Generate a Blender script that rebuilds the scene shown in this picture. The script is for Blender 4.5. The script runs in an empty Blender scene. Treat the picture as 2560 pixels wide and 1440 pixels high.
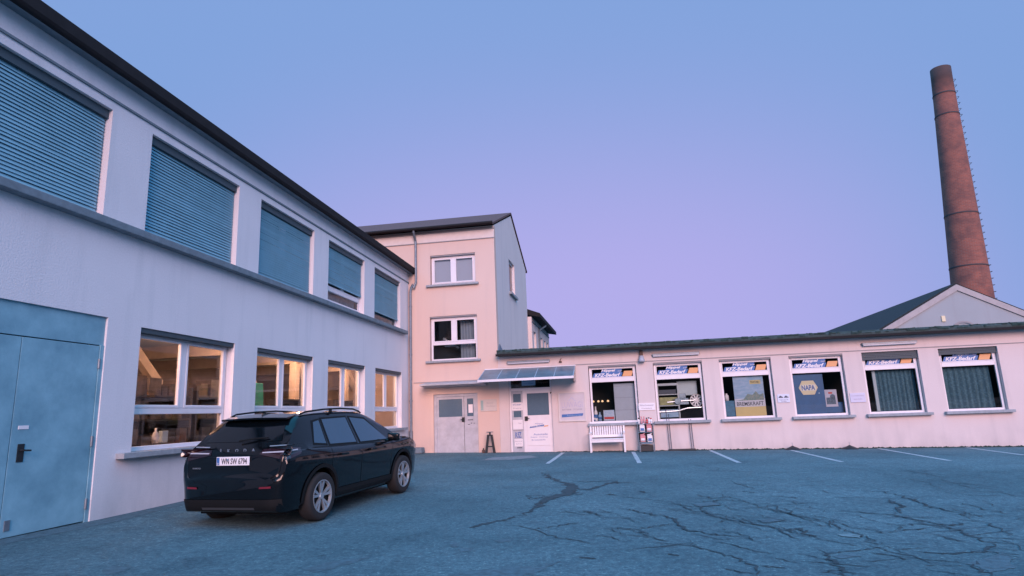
import bpy, bmesh, math, random
from mathutils import Vector, Matrix
from mathutils.bvhtree import BVHTree
random.seed(7)
R = math.radians
S = bpy.context.scene
COL = S.collection

# ------------------------------------------------------------------ camera
CAM_H = 1.38
RIGHT = Vector((0.999283117707225, 0.007484768511570154, -0.03711103482330536))
UP = Vector((0.037858297179460876, -0.19756310692221155, 0.9795588640392747))
FWD = Vector((0.0, 0.9802615962198922, 0.1977048380197839))
FPX = 1540.0
cam = bpy.data.cameras.new('camera')
cam.sensor_width = 36.0
cam.lens = 36.0 * FPX / 2560.0
cam.clip_end = 2000
cam_o = bpy.data.objects.new('camera', cam)
COL.objects.link(cam_o)
m3 = Matrix((RIGHT, UP, -FWD)).transposed()
cam_o.matrix_world = Matrix.Translation((0, 0, CAM_H)) @ m3.to_4x4()
S.camera = cam_o
S.view_settings.view_transform = 'Standard'
S.view_settings.look = 'None'
S.view_settings.exposure = 0.0
S.view_settings.gamma = 1.0

YAW_L, YAW_R = R(8.53540833), R(99.54619106)
O_L = Vector((-7.22464714, 1.08429567, 0))
O_R = Vector((-0.74118467, 22.44050389, 0))
ROT_L, ROT_R = math.pi / 2 - YAW_L, math.pi / 2 - YAW_R
U_L = Vector((math.sin(YAW_L), math.cos(YAW_L), 0))

# ------------------------------------------------------------------ world (dusk sky) and low sun
w = bpy.data.worlds.new('World'); S.world = w; w.use_nodes = True
nt = w.node_tree; N = nt.nodes; LK = nt.links
for n in list(N): N.remove(n)
def wn(t, **k):
    n = N.new(t)
    for a, b in k.items(): setattr(n, a, b)
    return n
tc = wn('ShaderNodeTexCoord'); nrm = wn('ShaderNodeVectorMath', operation='NORMALIZE')
LK.new(tc.outputs['Generated'], nrm.inputs[0])
def wdot(v, a, b, smooth=True):
    d = wn('ShaderNodeVectorMath', operation='DOT_PRODUCT'); d.inputs[1].default_value = Vector(v).normalized()
    LK.new(nrm.outputs[0], d.inputs[0])
    m = wn('ShaderNodeMapRange', interpolation_type='SMOOTHSTEP' if smooth else 'LINEAR')
    m.inputs['From Min'].default_value = a; m.inputs['From Max'].default_value = b
    LK.new(d.outputs['Value'], m.inputs['Value'])
    return m.outputs['Result']
def wmix(fac, ca, cb):
    m = wn('ShaderNodeMix', data_type='RGBA')
    LK.new(fac, m.inputs['Factor'])
    for i, c in ((6, ca), (7, cb)):
        if isinstance(c, tuple): m.inputs[i].default_value = (*c, 1)
        else: LK.new(c, m.inputs[i])
    return m.outputs[2]
SKY_BLUE = (0.225, 0.37, 0.72)
SKY_LILAC = (0.455, 0.42, 0.83)
SKY_ZENITH = (0.16, 0.95, 1.75)
SKY_BACK = (0.35, 1.05, 2.0)
SKY_LOW_BACK = (0.012, 0.03, 0.05)
def wmul(a, b, inv=False):
    m = wn('ShaderNodeMath', operation='MULTIPLY'); LK.new(a, m.inputs[0])
    if inv:
        q = wn('ShaderNodeMath', operation='SUBTRACT'); q.inputs[0].default_value = 1; LK.new(b, q.inputs[1]); b = q.outputs[0]
    LK.new(b, m.inputs[1]); return m.outputs[0]
c = wmix(wmul(wdot((0.06, 0.998, 0), 0.70, 1.0), wdot((0, 0, 1), 0.16, 0.68), True), SKY_BLUE, SKY_LILAC)
c = wmix(wdot((0, 0, 1), 0.62, 0.95), c, SKY_ZENITH)
back = wdot((-0.05, -1, 0), -0.15, 0.35)
low = wdot((0, 0, 1), 0.1, 0.42)
bk = wmix(low, SKY_LOW_BACK, SKY_BACK)
c = wmix(back, c, bk)
c = wmix(wdot((0, 0, 1), 0.0, 0.085), SKY_LOW_BACK, c)   # far trees and roofs all round the horizon
bg = wn('ShaderNodeBackground'); bg.inputs['Strength'].default_value = 1.0
LK.new(c, bg.inputs['Color'])
ow = wn('ShaderNodeOutputWorld'); LK.new(bg.outputs[0], ow.inputs['Surface'])

sun = bpy.data.lights.new('sun', 'SUN'); sun.energy = 3.3; sun.angle = R(29); sun.color = (1.0, 0.58, 0.54)
sun_o = bpy.data.objects.new('sun', sun); COL.objects.link(sun_o)
saz, sel = R(-7.5), R(19)
sun_o.rotation_euler = Vector((math.sin(saz) * math.cos(sel), math.cos(saz) * math.cos(sel), -math.sin(sel))).to_track_quat('-Z', 'Y').to_euler()

# ------------------------------------------------------------------ helpers
def ground_z(x, y=None):
    xc = max(-10.0, min(18.0, x))
    z = -0.02 * xc if xc < 0 else -0.0155 * xc
    if y is not None: z -= 0.075 * math.exp(-((x + 3.3)**2 + (y - 8.9)**2) / (2 * 1.6**2))   # worn hollow in the yard
    return z
def ray(px, py):
    return RIGHT * ((px - 1280) / FPX) - UP * ((py - 720) / FPX) + FWD
def gp(px, py, k=None):
    d = ray(px, py)
    for kk in (0.02, 0.0155):
        t = -CAM_H / (d.z + kk * d.x); p = d * t
        if (p.x <= 0) == (kk == 0.02): break
    return Vector((p.x, p.y, ground_z(p.x, p.y)))

class MB:
    def __init__(s): s.v = []; s.f = []; s.uv = None
    def quad(s, a, b, c, d):
        i = len(s.v); s.v += [tuple(a), tuple(b), tuple(c), tuple(d)]; s.f.append((i, i+1, i+2, i+3)); return s
    def poly(s, pts):
        i = len(s.v); s.v += [tuple(p) for p in pts]; s.f.append(tuple(range(i, i+len(pts)))); return s
    def box(s, x0, x1, y0, y1, z0, z1):
        i = len(s.v)
        s.v += [(x, y, z) for z in (z0, z1) for y in (y0, y1) for x in (x0, x1)]
        for q in ((0,2,3,1),(4,5,7,6),(0,1,5,4),(2,6,7,3),(0,4,6,2),(1,3,7,5)): s.f.append(tuple(i+k for k in q))
        return s
    def obox(s, c, ax, ay, az):   # oriented box, half axes
        i = len(s.v); c = Vector(c); ax = Vector(ax); ay = Vector(ay); az = Vector(az)
        s.v += [tuple(c + ax*x + ay*y + az*z) for z in (-1,1) for y in (-1,1) for x in (-1,1)]
        for q in ((0,2,3,1),(4,5,7,6),(0,1,5,4),(2,6,7,3),(0,4,6,2),(1,3,7,5)): s.f.append(tuple(i+k for k in q))
        return s
    def prism(s, pts, axis, a0, a1):   # polygon in the two other axes, extruded along axis
        n = len(pts); i = len(s.v)
        for a in (a0, a1):
            for p, q in pts:
                s.v.append({'x': (a, p, q), 'y': (p, a, q), 'z': (p, q, a)}[axis])
        s.f.append(tuple(i+k for k in range(n))); s.f.append(tuple(i+n+k for k in reversed(range(n))))
        for k in range(n): s.f.append((i+k, i+n+k, i+n+(k+1) % n, i+(k+1) % n))
        return s
    def tube(s, pts, r, n=10, cap=True):
        pts = [Vector(p) for p in pts]; rings = []
        rr = r if isinstance(r, (list, tuple)) else [r]*len(pts)
        prev = None
        for k, p in enumerate(pts):
            t = (pts[min(k+1, len(pts)-1)] - pts[max(k-1, 0)]).normalized()
            a = t.orthogonal().normalized() if prev is None else (prev - t*prev.dot(t)).normalized()
            prev = a; b = t.cross(a)
            i = len(s.v)
            for j in range(n):
                th = 2*math.pi*j/n; s.v.append(tuple(p + (a*math.cos(th) + b*math.sin(th))*rr[k]))
            rings.append(i)
        for k in range(len(rings)-1):
            for j in range(n):
                s.f.append((rings[k]+j, rings[k]+(j+1) % n, rings[k+1]+(j+1) % n, rings[k+1]+j))
        if cap:
            s.f.append(tuple(rings[0]+j for j in reversed(range(n)))); s.f.append(tuple(rings[-1]+j for j in range(n)))
        return s
    def lathe(s, prof, c=(0,0,0), axis='z', n=24):   # prof: (radius, height)
        rings = []
        for r, h in prof:
            i = len(s.v)
            for j in range(n):
                th = 2*math.pi*j/n; x, y = r*math.cos(th), r*math.sin(th)
                p = {'z': (x, y, h), 'y': (x, h, y), 'x': (h, x, y)}[axis]
                s.v.append((p[0]+c[0], p[1]+c[1], p[2]+c[2]))
            rings.append(i)
        for k in range(len(rings)-1):
            for j in range(n):
                s.f.append((rings[k]+j, rings[k]+(j+1) % n, rings[k+1]+(j+1) % n, rings[k+1]+j))
        return s
    def mesh(s, me, mat=None):
        i = len(s.v)
        for v in me.vertices:
            p = mat @ v.co if mat else v.co
            s.v.append(tuple(p))
        for p in me.polygons: s.f.append(tuple(i+k for k in p.vertices))
        return s
    def build(s, name, mat, parent=None, smooth=False, bevel=0, fix=True, seg=2):
        me = bpy.data.meshes.new(name); me.from_pydata(s.v, [], s.f); me.update()
        if fix:
            bm = bmesh.new(); bm.from_mesh(me)
            bmesh.ops.recalc_face_normals(bm, faces=bm.faces); bm.to_mesh(me); bm.free()
        o = bpy.data.objects.new(name, me); COL.objects.link(o)
        if mat: me.materials.append(mat)
        if smooth:
            for p in me.polygons: p.use_smooth = True
        if bevel:
            b = o.modifiers.new('bevel', 'BEVEL'); b.width = bevel; b.segments = seg; b.limit_method = 'ANGLE'; b.angle_limit = R(40)
        if parent: o.parent = parent
        return o

def tag(o, label=None, cat=None, group=None, kind=None):
    if label: o['label'] = label
    if cat: o['category'] = cat
    if group: o['group'] = group
    if kind: o['kind'] = kind
    return o
def thing(name, label, cat, loc=(0,0,0), rz=0, group=None):
    o = bpy.data.objects.new(name, None); COL.objects.link(o); o.empty_display_size = 0.2
    o.location = loc; o.rotation_euler = (0, 0, rz)
    return tag(o, label, cat, group)
def at_R(s, y=0, z=0):
    return O_R + Matrix.Rotation(ROT_R, 3, 'Z') @ Vector((s, y, 0)) + Vector((0, 0, z))
def at_L(s, y=0, z=0):
    return O_L + Matrix.Rotation(ROT_L, 3, 'Z') @ Vector((s, y, 0)) + Vector((0, 0, z))
def place(o, p, rz):
    o.location = p; o.rotation_euler = (0, 0, rz); return o

FACE = Matrix(((1,0,0,0),(0,0,-1,0),(0,1,0,0),(0,0,0,1)))   # text plane XY -> facade plane XZ, towards -Y
def text_me(txt, width=None, height=None, shear=0.0, bold=0.0, ext=0.0015):
    cu = bpy.data.curves.new('t', 'FONT'); cu.body = txt; cu.size = 1; cu.align_x = 'CENTER'; cu.align_y = 'CENTER'
    cu.shear = shear; cu.offset = bold; cu.extrude = ext; cu.resolution_u = 3
    o = bpy.data.objects.new('t', cu); COL.objects.link(o)
    dg = bpy.context.evaluated_depsgraph_get()
    me = bpy.data.meshes.new_from_object(o.evaluated_get(dg))
    bpy.data.objects.remove(o); bpy.data.curves.remove(cu)
    xs = [v.co.x for v in me.vertices]; ys = [v.co.y for v in me.vertices]
    sx = width/(max(xs)-min(xs)) if width else None; sy = height/(max(ys)-min(ys)) if height else None
    sx = sx or sy; sy = sy or sx
    cx, cy = (max(xs)+min(xs))/2, (max(ys)+min(ys))/2
    for v in me.vertices: v.co = Vector(((v.co.x-cx)*sx, (v.co.y-cy)*sy, v.co.z))
    return me
def add_text(mb, txt, x, y, z, width=None, height=None, shear=0.0, bold=0.0):
    me = text_me(txt, width, height, shear, bold)
    mb.mesh(me, Matrix.Translation((x, y, z)) @ FACE); bpy.data.meshes.remove(me)

# ------------------------------------------------------------------ materials
def mat(name, col, rough=0.7, metal=0.0, noise=0.0, scale=4.0, bump=0.0, bscale=60.0, coat=0.0, col2=None, detail=6, spec=0.5, stretch=None):
    m = bpy.data.materials.new(name); m.use_nodes = True
    t = m.node_tree; p = t.nodes['Principled BSDF']
    p.inputs['Base Color'].default_value = (*col, 1); p.inputs['Roughness'].default_value = rough
    p.inputs['Metallic'].default_value = metal; p.inputs['Coat Weight'].default_value = coat
    p.inputs['Specular IOR Level'].default_value = spec
    if coat: p.inputs['Coat Roughness'].default_value = 0.03
    if noise or bump:
        co = t.nodes.new('ShaderNodeTexCoord'); src = co.outputs['Object']
        if stretch:
            mp = t.nodes.new('ShaderNodeMapping'); mp.inputs['Scale'].default_value = stretch
            t.links.new(src, mp.inputs[0]); src = mp.outputs[0]
    if noise:
        n = t.nodes.new('ShaderNodeTexNoise'); n.inputs['Scale'].default_value = scale; n.inputs['Detail'].default_value = detail
        n.inputs['Roughness'].default_value = 0.65
        t.links.new(src, n.inputs['Vector'])
        r = t.nodes.new('ShaderNodeMapRange'); r.inputs['From Min'].default_value = 0.3; r.inputs['From Max'].default_value = 0.7
        t.links.new(n.outputs['Fac'], r.inputs['Value'])
        mx = t.nodes.new('ShaderNodeMix'); mx.data_type = 'RGBA'
        c2 = col2 or tuple(x*(1-noise) for x in col)
        mx.inputs[6].default_value = (*c2, 1); mx.inputs[7].default_value = (*col, 1)
        t.links.new(r.outputs[0], mx.inputs['Factor']); t.links.new(mx.outputs[2], p.inputs['Base Color'])
    if bump:
        n2 = t.nodes.new('ShaderNodeTexNoise'); n2.inputs['Scale'].default_value = bscale; n2.inputs['Detail'].default_value = 4
        t.links.new(co.outputs['Object'], n2.inputs['Vector'])
        b = t.nodes.new('ShaderNodeBump'); b.inputs['Strength'].default_value = bump; b.inputs['Distance'].default_value = 0.02
        t.links.new(n2.outputs['Fac'], b.inputs['Height']); t.links.new(b.outputs[0], p.inputs['Normal'])
    return m
def plaster(name, col, grime=(0.30,0.31,0.30), amt=0.35, base_z=0.0):
    """rough render coat: fine mottling, broad weathering, rain streaks, splash dirt along the foot"""
    m = bpy.data.materials.new(name); m.use_nodes = True
    t = m.node_tree; p = t.nodes['Principled BSDF']; p.inputs['Roughness'].default_value = 0.92; p.inputs['Specular IOR Level'].default_value = 0.2
    co = t.nodes.new('ShaderNodeTexCoord')
    def noise(scale, stretch=(1,1,1), detail=5, lo=0.3, hi=0.7):
        mp = t.nodes.new('ShaderNodeMapping'); mp.inputs['Scale'].default_value = stretch
        t.links.new(co.outputs['Object'], mp.inputs[0])
        n = t.nodes.new('ShaderNodeTexNoise'); n.inputs['Scale'].default_value = scale; n.inputs['Detail'].default_value = detail
        t.links.new(mp.outputs[0], n.inputs['Vector'])
        r = t.nodes.new('ShaderNodeMapRange'); r.inputs['From Min'].default_value = lo; r.inputs['From Max'].default_value = hi
        t.links.new(n.outputs['Fac'], r.inputs['Value']); return r.outputs[0], n.outputs['Fac']
    def mix(f, a, b):
        x = t.nodes.new('ShaderNodeMix'); x.data_type = 'RGBA'
        if isinstance(f, float): x.inputs['Factor'].default_value = f
        else: t.links.new(f, x.inputs['Factor'])
        for i, cc in ((6, a), (7, b)):
            if isinstance(cc, tuple): x.inputs[i].default_value = (*cc, 1)
            else: t.links.new(cc, x.inputs[i])
        return x.outputs[2]
    def mul(a, k):
        x = t.nodes.new('ShaderNodeMath'); x.operation = 'MULTIPLY'; t.links.new(a, x.inputs[0])
        if isinstance(k, (int, float)): x.inputs[1].default_value = k
        else: t.links.new(k, x.inputs[1])
        return x.outputs[0]
    f1, _ = noise(0.7); f2, raw = noise(38, detail=3); f3, _ = noise(3.0, (1, 1, 0.12), 4, 0.52, 0.8)
    cc = mix(mul(f1, amt*0.5), col, tuple(x*0.78 for x in col))
    cc = mix(mul(f2, 0.22), cc, tuple(x*0.72 for x in col))
    cc = mix(mul(f3, amt*0.6), cc, grime)
    sp = t.nodes.new('ShaderNodeSeparateXYZ'); t.links.new(co.outputs['Object'], sp.inputs[0])
    rz = t.nodes.new('ShaderNodeMapRange'); rz.inputs['From Min'].default_value = base_z+0.75; rz.inputs['From Max'].default_value = base_z-0.15
    t.links.new(sp.outputs['Z'], rz.inputs['Value'])
    f4, _ = noise(2.2, (1, 1, 0.6), 6, 0.35, 0.75)
    cc = mix(mul(mul(rz.outputs[0], f4), 0.75), cc, grime)
    t.links.new(cc, p.inputs['Base Color'])
    b = t.nodes.new('ShaderNodeBump'); b.inputs['Strength'].default_value = 0.35; b.inputs['Distance'].default_value = 0.012
    t.links.new(raw, b.inputs['Height']); t.links.new(b.outputs[0], p.inputs['Normal'])
    return m
def glass_mat(name, tint=(0.85,0.92,0.92), ior=1.5, boost=1.0):
    m = bpy.data.materials.new(name); m.use_nodes = True; t = m.node_tree
    for n in list(t.nodes): t.nodes.remove(n)
    tr = t.nodes.new('ShaderNodeBsdfTransparent'); tr.inputs[0].default_value = (*tint, 1)
    gl = t.nodes.new('ShaderNodeBsdfGlossy'); gl.inputs['Roughness'].default_value = 0.02
    fr = t.nodes.new('ShaderNodeFresnel'); fr.inputs['IOR'].default_value = ior
    mu = t.nodes.new('ShaderNodeMath'); mu.operation = 'MULTIPLY'; mu.inputs[1].default_value = boost; mu.use_clamp = True
    t.links.new(fr.outputs[0], mu.inputs[0])
    mx = t.nodes.new('ShaderNodeMixShader'); t.links.new(mu.outputs[0], mx.inputs[0]); t.links.new(tr.outputs[0], mx.inputs[1]); t.links.new(gl.outputs[0], mx.inputs[2])
    o = t.nodes.new('ShaderNodeOutputMaterial'); t.links.new(mx.outputs[0], o.inputs[0]); return m
def emit(name, col, st):
    m = bpy.data.materials.new(name); m.use_nodes = True; t = m.node_tree; p = t.nodes['Principled BSDF']
    p.inputs['Emission Color'].default_value = (*col, 1); p.inputs['Emission Strength'].default_value = st
    p.inputs['Base Color'].default_value = (*col, 1); return m
def brick_mat():
    m = bpy.data.materials.new('chimney_brick'); m.use_nodes = True; t = m.node_tree; p = t.nodes['Principled BSDF']
    p.inputs['Roughness'].default_value = 0.9
    co = t.nodes.new('ShaderNodeTexCoord')
    sp = t.nodes.new('ShaderNodeSeparateXYZ'); t.links.new(co.outputs['Object'], sp.inputs[0])
    an = t.nodes.new('ShaderNodeMath'); an.operation = 'ARCTAN2'; t.links.new(sp.outputs['Y'], an.inputs[0]); t.links.new(sp.outputs['X'], an.inputs[1])
    cb = t.nodes.new('ShaderNodeCombineXYZ'); t.links.new(an.outputs[0], cb.inputs[0]); t.links.new(sp.outputs['Z'], cb.inputs[1])
    br = t.nodes.new('ShaderNodeTexBrick'); br.inputs['Scale'].default_value = 1.0
    br.inputs['Color1'].default_value = (0.31,0.10,0.068,1); br.inputs['Color2'].default_value = (0.22,0.075,0.056,1); br.inputs['Mortar'].default_value = (0.24,0.16,0.14,1)
    br.inputs['Brick Width'].default_value = 0.27; br.inputs['Row Height'].default_value = 0.09; br.inputs['Mortar Size'].default_value = 0.008
    t.links.new(cb.outputs[0], br.inputs['Vector'])
    n = t.nodes.new('ShaderNodeTexNoise'); n.inputs['Scale'].default_value = 1.6; n.inputs['Detail'].default_value = 7; t.links.new(co.outputs['Object'], n.inputs['Vector'])
    r = t.nodes.new('ShaderNodeMapRange'); r.inputs['From Min'].default_value = 0.42; r.inputs['From Max'].default_value = 0.72; r.inputs['To Max'].default_value = 0.75
    t.links.new(n.outputs['Fac'], r.inputs['Value'])
    mx = t.nodes.new('ShaderNodeMix'); mx.data_type = 'RGBA'; mx.inputs[7].default_value = (0.10,0.055,0.055,1)
    t.links.new(r.outputs[0], mx.inputs['Factor']); t.links.new(br.outputs['Color'], mx.inputs[6])
    # soot at the mouth
    rz = t.nodes.new('ShaderNodeMapRange'); rz.inputs['From Min'].default_value = 20.6; rz.inputs['From Max'].default_value = 22.0; rz.inputs['To Max'].default_value = 0.8
    t.links.new(sp.outputs['Z'], rz.inputs['Value'])
    mx2 = t.nodes.new('ShaderNodeMix'); mx2.data_type = 'RGBA'; mx2.inputs[7].default_value = (0.045,0.035,0.035,1)
    t.links.new(rz.outputs[0], mx2.inputs['Factor']); t.links.new(mx.outputs[2], mx2.inputs[6]); t.links.new(mx2.outputs[2], p.inputs['Base Color'])
    return m
def asphalt():
    m = bpy.data.materials.new('asphalt'); m.use_nodes = True; t = m.node_tree; p = t.nodes['Principled BSDF']
    p.inputs['Roughness'].default_value = 0.88; p.inputs['Specular IOR Level'].default_value = 0.25
    co = t.nodes.new('ShaderNodeTexCoord')
    def noise(scale, detail, lo, hi, rough=0.6):
        n = t.nodes.new('ShaderNodeTexNoise'); n.inputs['Scale'].default_value = scale; n.inputs['Detail'].default_value = detail; n.inputs['Roughness'].default_value = rough
        t.links.new(co.outputs['Object'], n.inputs['Vector'])
        r = t.nodes.new('ShaderNodeMapRange'); r.inputs['From Min'].default_value = lo; r.inputs['From Max'].default_value = hi
        t.links.new(n.outputs['Fac'], r.inputs['Value']); return r.outputs[0], n.outputs['Fac']
    def mix(f, a, b, mode='MIX'):
        x = t.nodes.new('ShaderNodeMix'); x.data_type = 'RGBA'; x.blend_type = mode
        if isinstance(f, float): x.inputs['Factor'].default_value = f
        else: t.links.new(f, x.inputs['Factor'])
        for i, cc in ((6, a), (7, b)):
            if isinstance(cc, tuple): x.inputs[i].default_value = (*cc, 1)
            else: t.links.new(cc, x.inputs[i])
        return x.outputs[2]
    a, _ = noise(0.3, 6, 0.32, 0.68); b, raw = noise(42, 5, 0.32, 0.68, 0.8); d, _ = noise(1.3, 8, 0.52, 0.74, 0.72); e, _ = noise(24, 2, 0.63, 0.70); f, _ = noise(10, 6, 0.40, 0.60, 0.9); h, _ = noise(18, 4, 0.44, 0.58, 0.9)
    mul = lambda f_, k: mix(f_, cc, mix(1.0, cc, k, 'MULTIPLY'))
    cc = mix(a, ASPH_A, ASPH_B)
    cc = mul(b, (0.60, 0.60, 0.62)); cc = mul(f, (0.60, 0.63, 0.67)); cc = mul(h, (1.55, 1.46, 1.38)); cc = mul(d, (0.66, 0.67, 0.70)); cc = mul(e, (1.9, 1.75, 1.6))
    t.links.new(cc, p.inputs['Base Color'])
    bp = t.nodes.new('ShaderNodeBump'); bp.inputs['Strength'].default_value = 0.5; bp.inputs['Distance'].default_value = 0.015
    t.links.new(raw, bp.inputs['Height']); t.links.new(bp.outputs[0], p.inputs['Normal'])
    return m
ASPH_A, ASPH_B = (0.074, 0.150, 0.176), (0.130, 0.232, 0.264)
M = {}
M['asphalt'] = asphalt()
M['crack'] = mat('crack_tar', (0.028, 0.062, 0.078), 0.9, noise=0.4, scale=8)
M['stain'] = mat('damp_asphalt', (0.085, 0.165, 0.20), 0.85, noise=0.55, scale=14, bump=0.4, bscale=40)
M['line'] = mat('road_paint', (0.60, 0.60, 0.62), 0.8, noise=0.45, scale=11, col2=(0.17, 0.25, 0.29))
M['plaster_l'] = plaster('plaster_white', (0.77, 0.745, 0.77), (0.42,0.45,0.48), 0.55, 0.1)
M['plaster_t'] = plaster('plaster_peach', (0.72, 0.54, 0.46), (0.45,0.38,0.36), 0.35)
M['plaster_a'] = plaster('plaster_pale_pink', (0.71, 0.61, 0.59), (0.42,0.38,0.38), 0.55, -0.1)
M['plaster_g'] = plaster('plaster_grey', (0.36, 0.40, 0.43), (0.30,0.31,0.33), 0.9)
M['trim'] = mat('trim_paint', (0.74, 0.66, 0.62), 0.85, noise=0.12)
M['groove'] = mat('groove_grey', (0.30, 0.29, 0.30), 0.9)  # plain mid grey for string courses, shutter boxes and flashing
M['sill'] = mat('stone_sill', (0.36, 0.39, 0.42), 0.85, noise=0.3, scale=9)
M['ledge'] = mat('ledge_concrete', (0.19, 0.25, 0.29), 0.85, noise=0.35, scale=6)
M['roof_dark'] = mat('bitumen_roof', (0.045, 0.075, 0.075), 0.8, noise=0.5, scale=12, bump=0.3)
M['fascia'] = mat('dark_brown_fascia', (0.022, 0.02, 0.022), 0.8, noise=0.3, spec=0.2)
M['tile'] = mat('clay_tile', (0.16, 0.09, 0.085), 0.85, noise=0.5, scale=20, bump=0.8, bscale=25)
M['slate'] = mat('slate_roof', (0.013, 0.018, 0.02), 0.8, noise=0.5, scale=14, bump=0.5, bscale=18)
M['zinc'] = mat('zinc', (0.26, 0.31, 0.36), 0.5, 0.6, noise=0.3, scale=10)
M['pvc'] = mat('white_window_frame', (0.80, 0.76, 0.79), 0.45, noise=0.08, scale=3)
M['door_grey'] = mat('grey_door_paint', (0.52, 0.53, 0.58), 0.6, noise=0.25, scale=5)
M['garage'] = mat('garage_door_paint', (0.25, 0.48, 0.57), 0.65, noise=0.4, scale=1.7, bump=0.08, col2=(0.13,0.29,0.37), detail=9)
M['blind'] = mat('blind_slat', (0.21, 0.44, 0.55), 0.55, 0.0, noise=0.2, scale=2)
M['blind_dark'] = mat('shutter_dark', (0.05, 0.075, 0.09), 0.6)
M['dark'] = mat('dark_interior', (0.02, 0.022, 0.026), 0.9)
M['glass'] = glass_mat('window_glass')
M['glass_frost'] = mat('wired_glass', (0.10, 0.17, 0.23), 0.25, noise=0.3, scale=60)
M['glass_awning'] = mat('awning_glass', (0.13, 0.22, 0.28), 0.3, noise=0.45, scale=2.5)
M['white'] = mat('white_paint', (0.82, 0.78, 0.80), 0.55, noise=0.06)
M['white_wood'] = mat('white_bench_paint', (0.82, 0.78, 0.80), 0.5, noise=0.1, scale=12)
M['black'] = mat('black_metal', (0.016, 0.02, 0.024), 0.5)
M['brown'] = mat('brown_metal', (0.10, 0.055, 0.045), 0.6)
M['steel'] = mat('steel_wire', (0.36, 0.40, 0.44), 0.4, 0.7)
M['blue'] = mat('sign_blue', (0.05, 0.16, 0.42), 0.5, noise=0.1)
M['navy'] = mat('poster_blue', (0.002, 0.11, 0.30), 0.45, noise=0.25, scale=3)
M['skyprint'] = mat('poster_sky', (0.40, 0.50, 0.66), 0.5, noise=0.45, scale=3, col2=(0.16,0.34,0.52), stretch=(1,1,4))
M['cream'] = mat('print_cream', (0.70, 0.62, 0.42), 0.5)
M['yellow'] = mat('print_yellow', (0.62, 0.50, 0.22), 0.5, noise=0.1)
M['orange'] = mat('print_orange', (0.72, 0.36, 0.16), 0.5)
M['ink'] = mat('print_ink', (0.06, 0.07, 0.10), 0.6)
M['inkblue'] = mat('print_blue', (0.10, 0.18, 0.42), 0.6)
M['inkgrey'] = mat('print_grey', (0.30, 0.30, 0.38), 0.6)
M['board'] = mat('sign_board', (0.60, 0.55, 0.58), 0.6, noise=0.08)
M['red'] = mat('bottle_red', (0.5, 0.05, 0.05), 0.35)
M['pinkliq'] = mat('bottle_pink', (0.62, 0.25, 0.27), 0.3)
M['greenbox'] = mat('green_plastic', (0.02, 0.36, 0.20), 0.4)
M['wood'] = mat('dark_wood', (0.075, 0.055, 0.04), 0.8, noise=0.5, scale=6, stretch=(1,1,6))
M['crate'] = mat('brown_stock', (0.19, 0.14, 0.11), 0.8, noise=0.6, scale=5)
M['room'] = mat('room_paint', (0.38, 0.28, 0.23), 0.9, noise=0.25, scale=2)
M['moss'] = mat('moss', (0.03, 0.05, 0.035), 0.95, noise=0.5, scale=15)
M['chimney'] = brick_mat()
M['iron'] = mat('rusty_iron', (0.05, 0.045, 0.05), 0.8)
M['lace'] = None
def lace_mat():
    m = bpy.data.materials.new('lace'); m.use_nodes = True; t = m.node_tree; p = t.nodes['Principled BSDF']
    p.inputs['Base Color'].default_value = (0.10, 0.21, 0.28, 1); p.inputs['Roughness'].default_value = 0.9
    co = t.nodes.new('ShaderNodeTexCoord'); v = t.nodes.new('ShaderNodeTexVoronoi'); v.inputs['Scale'].default_value = 16
    t.links.new(co.outputs['Object'], v.inputs['Vector'])
    r = t.nodes.new('ShaderNodeMapRange'); r.inputs['From Min'].default_value = 0.2; r.inputs['From Max'].default_value = 0.6; r.inputs['To Min'].default_value = 1.0; r.inputs['To Max'].default_value = 0.72
    t.links.new(v.outputs['Distance'], r.inputs['Value']); t.links.new(r.outputs[0], p.inputs['Alpha']); return m
M['lace'] = lace_mat()
M['paint'] = mat('black_car_paint', (0.0025, 0.0035, 0.005), 0.3, 0.0, coat=1.0, spec=0.05)
M['paint'].node_tree.nodes['Principled BSDF'].inputs['Coat IOR'].default_value = 1.43
M['plastic'] = mat('black_car_plastic', (0.006, 0.007, 0.008), 0.7, spec=0.25)
M['rearglass'] = mat('dark_rear_glass', (0.002, 0.004, 0.006), 0.05, spec=0.5)
M['carglass'] = mat('sky_toned_car_glass', (0.006, 0.036, 0.066), 0.03, coat=1.0, spec=0.8)  # blue base colour stands in for sky reflected in the glass
M['tyre'] = mat('tyre_rubber', (0.014, 0.014, 0.015), 0.85)
M['alloy'] = mat('alloy', (0.36, 0.42, 0.46), 0.35, 0.6)
M['chrome'] = mat('chrome', (0.6, 0.62, 0.66), 0.28, 0.8)
M['lens'] = mat('lamp_lens', (0.022, 0.004, 0.007), 0.08, coat=1.0)
M['reflector'] = mat('rear_reflector', (0.16, 0.015, 0.03), 0.3)
M['lens_clear'] = mat('lamp_lens_clear', (0.42, 0.42, 0.46), 0.3)
M['plate'] = mat('plate_white', (0.80, 0.82, 0.86), 0.4)

# ------------------------------------------------------------------ ground
g = MB()
xs = [-300, -40, -10] + [-9.5+.5*i for i in range(19)] + [0, 18, 300]; ys = [-300, -40, 2] + [2.5+.5*i for i in range(27)] + [16, 40, 300]
for x in xs: g.v += [(x, y, ground_z(x, y)) for y in ys]
for i in range(len(xs)-1):
    for j in range(len(ys)-1): g.f.append((i*len(ys)+j, (i+1)*len(ys)+j, (i+1)*len(ys)+j+1, i*len(ys)+j+1))
tag(g.build('ground', M['asphalt']), kind='structure')

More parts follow.
